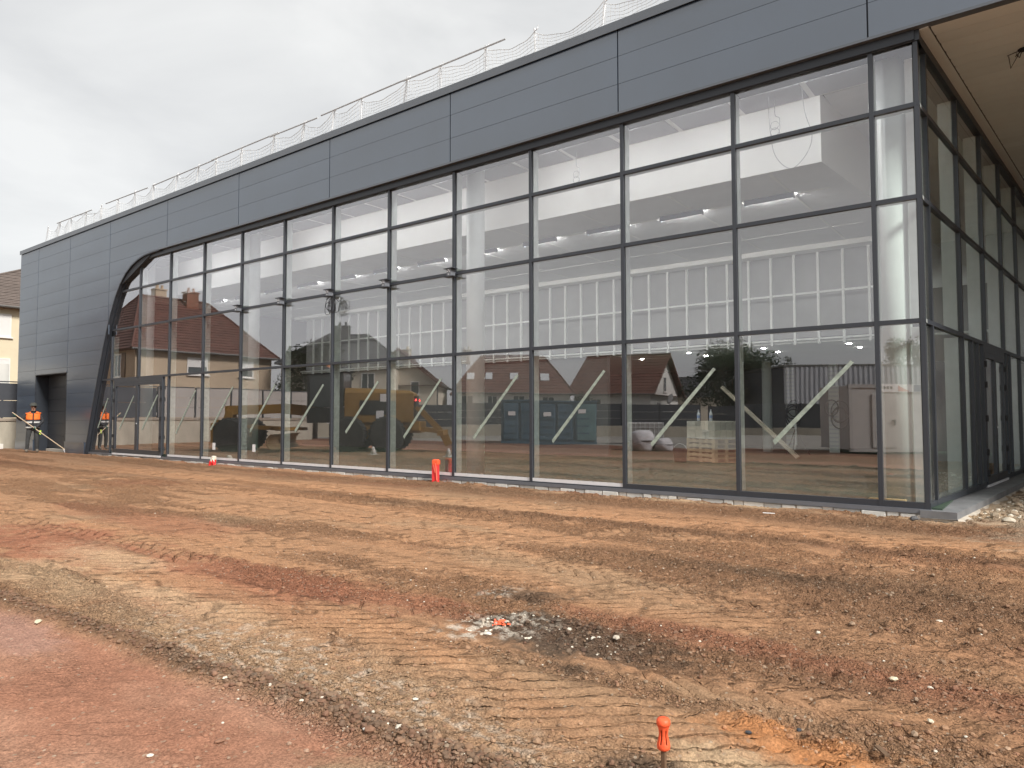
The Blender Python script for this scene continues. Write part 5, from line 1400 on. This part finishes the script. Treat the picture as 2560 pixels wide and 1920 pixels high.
# bent trestle
tb = thing('work_trestle', 'small black steel trestle standing on the showroom floor', 'trestle', (-4.6, 12.6, 0.012))
m = MB()
for a_ in range(3):
    t_ = a_ * 2.09; m.tube([(0.0, 0, 0.85), (0.42 * math.cos(t_), 0.42 * math.sin(t_), 0)], 0.018, 6)
m.build('legs', M['black'], tb)
m = MB(); m.tube([(0, 0, 0.3), (0, 0, 1.0)], 0.035, 8); m.build('mast', M['galv'], tb)
cd = thing('timber_offcut', 'short yellow timber offcut on the floor behind the corner pane', 'timber', (0.02, 0.28, 0.012))
m = MB(); m.cbox(-0.22, 0.25, -0.06, 0.06, 0, 0.07, 0.006); m.build('plank', mat('fresh_timber', (0.66, 0.48, 0.25), 0.7, var=0.1), cd)

# ================================================================== small things on the site
ORG = mat('fluorescent_orange_plastic', (0.90, 0.125, 0.045), 0.5, 0, 0.4, var=0.16, vscale=45, bump=0.15, bscale=120)
REDP = mat('fluorescent_red_paint', (0.90, 0.045, 0.045), 0.6, var=0.12, vscale=18)
STK = mat('weathered_stake_wood', (0.155, 0.095, 0.055), 0.85, var=0.3, vscale=20, stretch=(1, 1, 0.15))
st = thing('survey_stake', 'wooden survey stake with a waisted orange plastic cap in the foreground', 'stake', (0.862, -8.765, 0))
zg = gz(0.862, -8.765)
m = MB(); m.cbox(-0.0082, 0.0082, -0.007, 0.007, zg - 0.25, 0.20, 0.002); m.build('stake', STK, st)
cpm_ = MB(); nseg = 24
prof = [(0.026, 0.0), (0.0315, 0.006), (0.0325, 0.02), (0.031, 0.035), (0.0255, 0.062), (0.0225, 0.082), (0.0225, 0.09), (0.025, 0.115), (0.030, 0.132), (0.0315, 0.138), (0.0335, 0.139), (0.0345, 0.15), (0.033, 0.165), (0.026, 0.174), (0.012, 0.1785), (0.001, 0.179)]
# shell with six vertical slots
pts = []; fs = []
for r_, z_ in prof:
    for k_ in range(nseg):
        a = 2 * math.pi * k_ / nseg + 0.35
        pts.append((r_ * 0.66 * math.cos(a), r_ * 0.66 * math.sin(a), z_ * 0.57 + 0.173))
for i in range(len(prof) - 1):
    for k_ in range(nseg):
        if k_ % 4 == 0 and 3 <= i < 7: continue
        k2 = (k_ + 1) % nseg
        fs.append((i * nseg + k_, i * nseg + k2, (i + 1) * nseg + k2, (i + 1) * nseg + k_))
cpm_.poly(pts, fs); co = cpm_.build('cap', ORG, st, smooth=True)
sol = co.modifiers.new('shell', 'SOLIDIFY'); sol.thickness = 0.002; sol.offset = -1
cm2 = MB(); cm2.lathe([(0.0105, 0.18), (0.0105, 0.26)], 12); cm2.build('cap_core', mat('cap_core_dark', (0.20, 0.015, 0.01), 0.6), st)

# two painted stakes at the foot of the glass front
def paint_stake(x, y, h, w, label, ragged):
    t = thing('painted_stake', label, 'stake', (x, y, gz(x, y) - 0.02), 0.25, 'painted stakes along the glass front')
    m = MB(); m.cbox(-w / 2, w / 2, -0.045, 0.045, -0.12, h, 0.008)
    m.v = [(a + 0.012 * math.sin(c * 9), b, c) for a, b, c in m.v]; m.build('stake', REDP, t)
    m = MB(); m.cbox(-w / 2 - 0.012, w / 2 + 0.012, -0.056, 0.056, h - 0.09, h + 0.015, 0.02); m.build('top', ORG if not ragged else mat('torn_white_cloth', (0.72, 0.66, 0.55), 0.8, var=0.2, vscale=14), t)
    if ragged:
        mm = MB()
        for q in range(5):
            a = q * 1.25; mm.poly([(0.02 * math.cos(a), 0.02 * math.sin(a), h + 0.02), (0.10 * math.cos(a), 0.09 * math.sin(a), h - 0.07), (0.085 * math.cos(a + 0.7), 0.08 * math.sin(a + .7), h - 0.16), (0.03 * math.cos(a + .9), 0.03 * math.sin(a + .9), h - 0.02)], [(0, 1, 2, 3)])
        o_ = mm.build('cloth_strip', mat('torn_white_cloth_strip', (0.72, 0.66, 0.55), 0.8), t); o_.modifiers.new('t', 'SOLIDIFY').thickness = 0.006
        mm = MB(); mm.bar((-0.05, -0.06, h * 0.55), (-0.10, -0.06, -0.02), 0.07, 0.02); mm.bar((0.03, -0.06, h * 0.55), (0.10, -0.06, 0.0), 0.06, 0.02); mm.build('red_ribbon', REDP, t)
    else:
        mm = MB(); mm.bar((0.02, -0.055, h - 0.06), (0.055, -0.06, 0.05), 0.028, 0.012); mm.bar((-0.03, -0.05, h - 0.1), (0.01, -0.055, h * 0.45), 0.03, 0.012); mm.build('ribbon', mat('pale_red_ribbon', (0.9, 0.2, 0.13), 0.6), t)
    return t
paint_stake(-8.33, -0.16, 0.47, 0.135, 'bright red painted stake with an orange top beside a mullion', False)
paint_stake(-16.9, -0.20, 0.27, 0.09, 'small red stake topped with torn white cloth at the glass front', True)

# ---- worker with a rake
SKIN = mat('skin', (0.34, 0.19, 0.13), 0.6, var=0.06, vscale=20); JKT = mat('black_jacket', (0.028, 0.029, 0.033), 0.85, var=0.25, vscale=9, bump=0.3, bscale=25); TRS = mat('charcoal_trousers', (0.040, 0.042, 0.043), 0.9, var=0.25, vscale=8, bump=0.3, bscale=22)
HV = mat('hi_vis_orange', (0.98, 0.20, 0.03), 0.7, var=0.06, vscale=12, bump=0.2, bscale=18); RFL = mat('reflective_tape', (0.62, 0.62, 0.60), 0.35); GLV = mat('green_glove', (0.02, 0.13, 0.075), 0.8); BOOT = mat('dusty_boot', (0.14, 0.115, 0.09), 0.85, var=0.3, vscale=12); HAT = mat('dark_hat', (0.05, 0.052, 0.045), 0.8)
PX, PY = -27.5, -1.15
pz = gz(PX, PY)
fdir = Vector((CAM_LOC.x - PX, CAM_LOC.y - PY, 0)).normalized()
ang_p = math.atan2(fdir.y, fdir.x) + math.pi / 2            # local -y looks at the viewer, local +x is image right
wk = thing('person', 'worker in orange hi-vis vest, dark brimmed hat and green gloves raking beside the dark doorway', 'person', (PX, PY, pz), ang_p)
def skin_mesh(name, verts, edges, mats, parent, sub=2, root=0):
    me = bpy.data.meshes.new(name); me.from_pydata([v[:3] for v in verts], edges, [])
    tmp = bpy.data.objects.new('tmp', me); COL.objects.link(tmp)
    md = tmp.modifiers.new('s', 'SKIN'); md.use_smooth_shade = True
    for i, v in enumerate(verts):
        sv = me.skin_vertices[0].data[i]; sv.radius = (v[3], v[4] if len(v) > 4 else v[3]); sv.use_root = (i == root)
    ms = tmp.modifiers.new('b', 'SUBSURF'); ms.levels = sub; ms.render_levels = sub
    dg = bpy.context.evaluated_depsgraph_get(); dg.update()
    out = bpy.data.meshes.new_from_object(tmp.evaluated_get(dg)); out.name = name
    bpy.data.objects.remove(tmp)
    out.materials.clear()
    for m_ in (mats if isinstance(mats, list) else [mats]): out.materials.append(m_)
    out.polygons.foreach_set('use_smooth', [True] * len(out.polygons))
    return link(name, out, parent)
# joints: right hand (image left) high on the handle, left hand low
KS = 0.965
wk.scale = (KS, KS, KS)
V_ = [(0.0, 0.0, 0.98, 0.165, 0.12),      # 0 pelvis
      (0.0, 0.0, 1.20, 0.165, 0.115), (0.0, 0.01, 1.40, 0.19, 0.12), (0.0, 0.0, 1.52, 0.10, 0.08), (0.0, -0.01, 1.59, 0.058, 0.058), (0.0, -0.025, 1.70, 0.085, 0.10), (0.0, -0.02, 1.80, 0.07, 0.085),
      (-0.20, 0.01, 1.45, 0.075), (-0.37, -0.02, 1.22, 0.062), (-0.50, -0.16, 1.36, 0.048), (-0.54, -0.22, 1.42, 0.036),   # 7-10 right arm
      (0.20, 0.01, 1.45, 0.075), (0.31, -0.03, 1.18, 0.062), (0.15, -0.22, 1.00, 0.048), (0.09, -0.25, 0.955, 0.036),      # 11-14 left arm
      (-0.11, 0.0, 0.90, 0.105), (-0.15, -0.02, 0.50, 0.075), (-0.17, 0.03, 0.10, 0.058), (-0.185, -0.10, 0.045, 0.045),   # 15-18 right leg
      (0.11, 0.0, 0.90, 0.105), (0.14, -0.05, 0.50, 0.075), (0.145, 0.0, 0.10, 0.058), (0.165, -0.13, 0.045, 0.045)]
E_ = [(0, 1), (1, 2), (2, 3), (3, 4), (4, 5), (5, 6), (2, 7), (7, 8), (8, 9), (9, 10), (2, 11), (11, 12), (12, 13), (13, 14), (0, 15), (15, 16), (16, 17), (17, 18), (0, 19), (19, 20), (20, 21), (21, 22)]
body = skin_mesh('body', V_, E_, [JKT, TRS, SKIN, BOOT, GLV], wk)
mi = []
for p_ in body.data.polygons:
    c = p_.center
    if c.z > 1.585 and abs(c.x) < 0.14: mi.append(2)
    elif c.z < 0.13: mi.append(3)
    elif c.z < 0.95 and abs(c.x) < 0.3 and c.y > -0.17: mi.append(1)
    else: mi.append(0)
body.data.polygons.foreach_set('material_index', mi)
# face: nose, brow, eyes, mouth, ears
def blobm(name, c, r, mat_, parent, n=10):
    m = MB(); m.lathe([(max(0.02, math.sin(math.pi * j / 8)), -math.cos(math.pi * j / 8)) for j in range(9)], n)
    m.v = [(c[0] + a * r[0], c[1] + b * r[1], c[2] + d * r[2]) for a, b, d in m.v]
    return m.build(name, mat_, parent, smooth=True)
blobm('nose', (0.0, -0.128, 1.685), (0.013, 0.022, 0.028), SKIN, wk)
for sg_ in (-1, 1):
    blobm('eye', (sg_ * 0.032, -0.112, 1.715), (0.012, 0.008, 0.008), M['black'], wk)
    blobm('ear', (sg_ * 0.088, -0.015, 1.695), (0.012, 0.022, 0.034), SKIN, wk)
blobm('mouth', (0.0, -0.117, 1.642), (0.028, 0.008, 0.007), mat('lips', (0.25, 0.10, 0.08), 0.6), wk)
blobm('hair', (0.0, 0.018, 1.735), (0.092, 0.095, 0.085), M['black'], wk)
m = MB(); m.lathe([(0.17, 1.775), (0.172, 1.785), (0.105, 1.795), (0.10, 1.84), (0.082, 1.87), (0.03, 1.885)], 20)
m.v = [(a, b * 1.08 - 0.02, c + 0.012 * (abs(a) / 0.17) ** 2 - 0.015 * (b < -0.1)) for a, b, c in m.v]; m.build('hat', HAT, wk, smooth=True)
blobm('collar', (0.0, 0.0, 1.555), (0.085, 0.085, 0.04), M['black'], wk)
# vest: shell round the chest in two colour zones with reflective bands
def shell(name, mat_, z0, z1, r0, r1, gap, parent, dip=0.0):
    m = MB(); n = 28; rows_ = 7; pts_ = []
    for j in range(rows_):
        t = j / (rows_ - 1); z = z0 + (z1 - z0) * t
        for k_ in range(n):
            a = -math.pi / 2 + gap + (2 * math.pi - 2 * gap) * k_ / (n - 1)
            rx_ = r0[0] + (r1[0] - r0[0]) * t; ry_ = r0[1] + (r1[1] - r0[1]) * t
            zz = z - dip * t * math.exp(-((abs(math.sin(a))) / 0.35) ** 2) * 0 
            pts_.append((rx_ * math.cos(a) * (1 + 0.02 * math.sin(a * 7 + z * 20)), ry_ * math.sin(a), zz))
    fs_ = [(j * n + k_, j * n + k_ + 1, (j + 1) * n + k_ + 1, (j + 1) * n + k_) for j in range(rows_ - 1) for k_ in range(n - 1)]
    m.poly(pts_, fs_); o = m.build(name, mat_, parent, smooth=True); s_ = o.modifiers.new('t', 'SOLIDIFY'); s_.thickness = 0.01
    return o
shell('vest_chest', HV, 1.235, 1.47, (0.235, 0.155), (0.245, 0.15), 0.09, wk)
m = MB()
for sg_ in (-1, 1):
    m.poly([(sg_ * 0.235, -0.10, 1.465), (sg_ * 0.07, -0.12, 1.50), (sg_ * 0.085, 0.02, 1.545), (sg_ * 0.25, 0.02, 1.495), (sg_ * 0.235, 0.12, 1.465), (sg_ * 0.07, 0.12, 1.50)], [(0, 1, 2, 3), (3, 2, 5, 4)])
o_ = m.build('vest_shoulder', HV, wk, smooth=True); o_.modifiers.new('t', 'SOLIDIFY').thickness = 0.012
vl = shell('vest_skirt', JKT, 0.90, 1.236, (0.225, 0.16), (0.233, 0.153), 0.06, wk)
for zz in (1.115, 0.925):
    shell('reflective_band', RFL, zz, zz + 0.055, (0.232, 0.166), (0.233, 0.165), 0.12, vl)
# gloved hands: palm, four fingers and thumb wrapped round the handle
def hand(base, axis_, side):
    b, ax_ = Vector(base), Vector(axis_).normalized()
    u = ax_.cross(Vector((0, -1, 0))).normalized(); w = u.cross(ax_).normalized()
    vs = [(*b, 0.034, 0.024), (*(b + u * 0.02), 0.036, 0.024)]; es = [(0, 1)]
    for q in range(4):
        o0 = (q - 1.5) * 0.021; L = (0.030, 0.034, 0.032, 0.025)[q]
        p1 = b + ax_ * o0 + u * 0.035 + w * 0.012; p2 = p1 + u * L * 0.6 + w * 0.02; p3 = p2 - u * L * 0.5 + w * 0.024
        i0 = len(vs); vs += [(*p1, 0.0105), (*p2, 0.0095), (*p3, 0.008)]; es += [(1, i0), (i0, i0 + 1), (i0 + 1, i0 + 2)]
    i0 = len(vs); t1 = b + ax_ * 0.042 * side + u * 0.0 + w * 0.012; t2 = t1 + ax_ * 0.022 * side + w * 0.026 + u * 0.012
    vs += [(*t1, 0.012), (*t2, 0.0095)]; es += [(0, i0), (i0, i0 + 1)]
    return skin_mesh('glove', vs, es, GLV, wk, 1)
HA, HBt = Vector((-0.60, -0.26, 1.475)), Vector((1.02, -0.18, 0.10))
hd = (HBt - HA).normalized()
hand(Vector((-0.555, -0.235, 1.435)), hd, 1); hand(Vector((0.085, -0.235, 0.935)), hd, -1)
m = MB(); m.poly([(0.20, -0.17, 0.83), (0.26, -0.165, 0.83), (0.265, -0.175, 0.70), (0.235, -0.18, 0.68), (0.195, -0.175, 0.71)], [(0, 1, 2, 3, 4)]); o_ = m.build('pocket_rag', mat('lime_cloth', (0.55, 0.75, 0.08), 0.8), wk); o_.modifiers.new('t', 'SOLIDIFY').thickness = 0.012
rk = thing('rake', 'long wooden-handled rake held diagonally by the worker', 'rake', (PX, PY, pz), ang_p)
rk.scale = (KS, KS, KS)
m = MB(); m.tube([tuple(HA - hd * 0.06), tuple(HBt)], 0.016, 8); m.build('handle', mat('rake_ash_handle', (0.58, 0.45, 0.31), 0.6, var=0.15, vscale=10), rk)
m = MB(); hx_ = HBt
m.bar((hx_.x - 0.02, hx_.y - 0.19, hx_.z - 0.02), (hx_.x - 0.02, hx_.y + 0.19, hx_.z - 0.02), 0.03, 0.025)
for q in range(9): m.bar((hx_.x - 0.02, hx_.y - 0.18 + q * 0.045, hx_.z - 0.02), (hx_.x + 0.01, hx_.y - 0.18 + q * 0.045, hx_.z - 0.11), 0.008, 0.008)
m.build('head', M['galv'], rk)

# ================================================================== stones
def rock_mesh(seed, flat=0.7, sub=1):
    r_ = random.Random(seed)
    t = (1 + 5 ** 0.5) / 2
    v = [Vector(p).normalized() for p in [(-1, t, 0), (1, t, 0), (-1, -t, 0), (1, -t, 0), (0, -1, t), (0, 1, t), (0, -1, -t), (0, 1, -t), (t, 0, -1), (t, 0, 1), (-t, 0, -1), (-t, 0, 1)]]
    f = [(0, 11, 5), (0, 5, 1), (0, 1, 7), (0, 7, 10), (0, 10, 11), (1, 5, 9), (5, 11, 4), (11, 10, 2), (10, 7, 6), (7, 1, 8), (3, 9, 4), (3, 4, 2), (3, 2, 6), (3, 6, 8), (3, 8, 9), (4, 9, 5), (2, 4, 11), (6, 2, 10), (8, 6, 7), (9, 8, 1)]
    for _ in range(sub):
        nf, mid = [], {}
        def mp_(a, b):
            k_ = (min(a, b), max(a, b))
            if k_ not in mid: mid[k_] = len(v); v.append(((v[a] + v[b]) / 2).normalized())
            return mid[k_]
        for a, b, c in f:
            x_, y_, z_ = mp_(a, b), mp_(b, c), mp_(c, a); nf += [(a, x_, z_), (b, y_, x_), (c, z_, y_), (x_, y_, z_)]
        f = nf
    ax = [Vector((r_.gauss(0, 1), r_.gauss(0, 1), r_.gauss(0, 1))).normalized() for _ in range(7)]
    lim = [r_.uniform(0.62, 0.95) for _ in ax]
    out = []
    for p in v:
        q = p * (1 + r_.uniform(-0.06, 0.06))
        for a, L in zip(ax, lim):
            d = q.dot(a)
            if d > L: q = q - a * (d - L) * 0.85
        out.append((q.x, q.y * r_.uniform(0.93, 1.0), q.z * flat))
    return np.array(out), np.array(f)
ROCKS = [rock_mesh(100 + i, rng.uniform(0.5, 0.85), 0) for i in range(8)]
def scatter(name, label, xs, ys, sizes, cols, parent_kind='stuff', sink=0.3):
    zs, gc_ = ground_fields(np.asarray(xs, float), np.asarray(ys, float))
    cols = np.where((cols.sum(1) > 1.45)[:, None], cols, cols * 0.34 + gc_ * 0.5 * nrg.uniform(0.7, 1.2, (len(xs), 1)))
    V, F, C = [], [], []; o = 0
    for i in range(len(xs)):
        v, f = ROCKS[i % 8]; a = nrg.uniform(0, 6.28); c_, s_ = math.cos(a), math.sin(a)
        st_ = nrg.uniform(0.7, 1.35)
        w = v * sizes[i]; w = np.stack([w[:, 0] * c_ * st_ - w[:, 1] * s_, w[:, 0] * s_ * st_ + w[:, 1] * c_, w[:, 2]], 1)
        w += np.array([xs[i], ys[i], zs[i] + sizes[i] * (0.55 - sink)])
        V.append(w); F.append(f + o); o += len(v); C.append(np.repeat(cols[i][None], len(v), 0))
    V, F, C = np.concatenate(V), np.concatenate(F), np.concatenate(C)
    me = bpy.data.meshes.new(name); me.from_pydata(V.tolist(), [], F.tolist())
    ca_ = me.color_attributes.new('soil', 'FLOAT_COLOR', 'POINT')
    ca_.data.foreach_set('color', np.concatenate([C, np.ones((len(C), 1))], 1).astype(np.float32).ravel())
    me.materials.append(STONE)
    return tag(link(name, me), label, kind=parent_kind)
STONE, sn, sl_ = new_mat('stone'); so = sn.new('ShaderNodeOutputMaterial'); sb = sn.new('ShaderNodeBsdfPrincipled'); sb.inputs['Roughness'].default_value = 0.85
sa = sn.new('ShaderNodeAttribute'); sa.attribute_name = 'soil'; snz = sn.new('ShaderNodeTexNoise'); snz.inputs['Scale'].default_value = 60; stc = sn.new('ShaderNodeTexCoord'); sl_.new(stc.outputs['Object'], snz.inputs['Vector'])
smr = sn.new('ShaderNodeMapRange'); smr.inputs['To Min'].default_value = 0.7; smr.inputs['To Max'].default_value = 1.3; sl_.new(snz.outputs['Fac'], smr.inputs['Value']); shs = sn.new('ShaderNodeHueSaturation'); sl_.new(sa.outputs['Color'], shs.inputs['Color']); sl_.new(smr.outputs[0], shs.inputs['Value']); sl_.new(shs.outputs[0], sb.inputs['Base Color']); sl_.new(sb.outputs[0], so.inputs[0])
PALS = np.array([[0.36, 0.20, 0.12], [0.42, 0.28, 0.18], [0.28, 0.13, 0.08], [0.50, 0.40, 0.29], [0.22, 0.15, 0.10], [0.44, 0.26, 0.15]])
def pick(n, pale=0.08, pal=PALS):
    c = pal[nrg.integers(0, len(pal), n)] * nrg.uniform(0.75, 1.2, (n, 1))
    k_ = nrg.random(n) < pale
    c[k_] = np.array([0.66, 0.60, 0.50]) * nrg.uniform(0.8, 1.15, (k_.sum(), 1))
    return np.clip(c, 0, 0.85)
# pebble ridge
n = 4200
xs = nrg.uniform(-4.9, 0.9, n) ** 1; xs = np.where(nrg.random(n) < 0.5, nrg.uniform(-1.6, 0.9, n), xs)
ry = ridge_y(xs)
ys = ry + nrg.normal(0, 0.05, n)
scatter('pebble_ridge', 'narrow ridge of brown pebbles along the edge of the pinkish fill', xs, ys, nrg.lognormal(-4.95, 0.5, n).clip(0.003, 0.022), pick(n, 0.012, PALS[[0, 4, 2, 2, 4, 5]] * 0.8), sink=0.2)
# gravel and crumbs over the yard, denser near the wall and in the loose strips
n = 80000
u = nrg.random(n)
ys = -9.95 + 9.75 * u; xs = 1.9 - (ys + 10.9) * nrg.uniform(-0.02, 1.9, n) ** 1.15
dens = 0.05 + 0.95 * ground_fields(xs, ys, True)[4]
dens = np.where(ys < -9.0, 0.14, dens) * (1.25 - 0.1 * np.hypot(xs - 1.9, ys + 10.9)).clip(0.12, 1)
ok = (nrg.random(n) < dens) & (ys < -0.1)
xs, ys = xs[ok][:22000], ys[ok][:22000]
scatter('loose_gravel', 'scattered small stones and crumbs over the churned soil', xs, ys, nrg.lognormal(-5.2, 0.5, len(xs)).clip(0.003, 0.024), pick(len(xs), 0.012), sink=0.25)
# rubble in the burnt patch
n = 700
a = nrg.uniform(0, 6.28, n); r_ = nrg.random(n) ** 0.6
xs = -0.62 + 0.62 * r_ * np.cos(a); ys = -7.12 + 0.30 * r_ * np.sin(a)
scatter('dark_rubble', 'dark crumbly rubble with white chips in the middle of the yard', xs, ys, nrg.lognormal(-5.0, 0.55, n).clip(0.004, 0.03), pick(n, 0.05, PALS * 0.42), sink=0.42)
n = 60; xs = -1.14 + nrg.normal(0, 0.09, n); ys = -7.22 + nrg.normal(0, 0.14, n)
scatter('chalk_chips', 'white chalky chips at the left edge of the dark rubble', xs, ys, nrg.lognormal(-4.8, 0.5, n).clip(0.004, 0.025), pick(n, 0.9), sink=0.4)
# stones along the end facade
n = 3200
ys = nrg.uniform(0.35, 9, n) ; xs = 1.05 + 0.0985 * ys + nrg.random(n) ** 1.3 * 2.4
scatter('rubble_apron', 'pale broken stones and rubble along the end facade', xs, ys, nrg.lognormal(-4.0, 0.55, n).clip(0.006, 0.075), pick(n, 0.25, np.array([[0.46, 0.37, 0.27], [0.40, 0.30, 0.21], [0.52, 0.44, 0.34], [0.34, 0.26, 0.19]])), sink=0.25)
# single stones that catch the eye
for i, (x_, y_, s_, lab, col) in enumerate(((1.44, 0.16, 0.062, 'rounded pale boulder in front of the rubble by the end facade', (0.58, 0.52, 0.42)), (0.42, -0.16, 0.06, 'dark grey stone against the white blocks near the corner', (0.10, 0.10, 0.105)),
        (-3.5, -9.07, 0.038, 'flat cream stone lying beside the far end of the pebble ridge', (0.62, 0.55, 0.40)), (-1.11, -9.47, 0.020, 'small white pebble on the smooth pinkish fill', (0.70, 0.66, 0.56)),
        (-0.30, -6.98, 0.042, 'pale stone at the right edge of the dark rubble patch', (0.50, 0.43, 0.35)), (-0.98, -7.42, 0.036, 'chalk white lump at the front of the dark rubble patch', (0.68, 0.66, 0.58)),
        (0.95, -7.55, 0.022, 'black stone on the orange soil right of the survey stake', (0.05, 0.055, 0.065)), (0.80, -7.78, 0.022, 'dark slate chip in the small pit right of the survey stake', (0.06, 0.065, 0.075)),
        (1.20, -6.72, 0.034, 'flat cream flake on the tracked soil at the right', (0.64, 0.56, 0.40)), (1.42, -7.15, 0.024, 'smaller white flake nearer the viewer at the right', (0.66, 0.60, 0.46)),
        (-0.62, -8.42, 0.020, 'white chip on the grey beige soil left of the survey stake', (0.68, 0.64, 0.54)), (-0.55, -8.80, 0.018, 'white pebble lying on the near pebble ridge', (0.70, 0.68, 0.62)))):
    v, f = rock_mesh(300 + i, 0.72 if i < 2 else 0.5, 0 if i > 1 else 1)
    v = v * s_ * (0.72 if i > 1 else 1) * np.array([1.25, 0.9, 1.0])
    me = bpy.data.meshes.new('stone'); me.from_pydata(v.tolist(), [], f.tolist())
    ca_ = me.color_attributes.new('soil', 'FLOAT_COLOR', 'POINT'); ca_.data.foreach_set('color', np.tile(np.array([*col, 1.0], dtype=np.float32), len(v)))
    me.materials.append(STONE)
    o = tag(link('stone', me), lab, 'stone', 'single stones on the soil'); o.location = (x_, y_, gz(x_, y_) + s_ * 0.3); o.rotation_euler = (0, 0, i * 1.3)
# splash of orange marking paint on the rubble
mk = MB()
for q in range(26):
    x_, y_ = -1.06 + rng.gauss(0, 0.035), -7.20 + rng.gauss(0, 0.03); s_ = rng.uniform(0.006, 0.02)
    z_ = gz(x_, y_) + 0.012
    mk.poly([(x_ - s_, y_, z_), (x_, y_ - s_, z_ + 0.004), (x_ + s_, y_, z_), (x_, y_ + s_, z_ + 0.006), (x_, y_, z_ + 0.012)], [(0, 1, 4), (1, 2, 4), (2, 3, 4), (3, 0, 4)])
tag(mk.build('paint_mark', ORG), 'splash of orange marking paint on chips at the edge of the dark rubble', 'paint mark')
# splinters and straw
for i, (x_, y_, a_, L, lab) in enumerate(((-1.28, -0.83, 0.5, 0.16, 'pale wood splinter on the soil near the glass front'), (1.30, -7.62, 2.2, 0.09, 'brown stick in the orange soil at the lower right'))):
    m = MB(); m.bar((-L / 2, 0, 0.006), (L / 2, 0, 0.014), 0.022, 0.008); o = tag(m.build('splinter', M['white'] if i == 0 else STK), lab, 'splinter'); o.location = (x_, y_, gz(x_, y_) + 0.004); o.rotation_euler = (0, 0.1, a_)
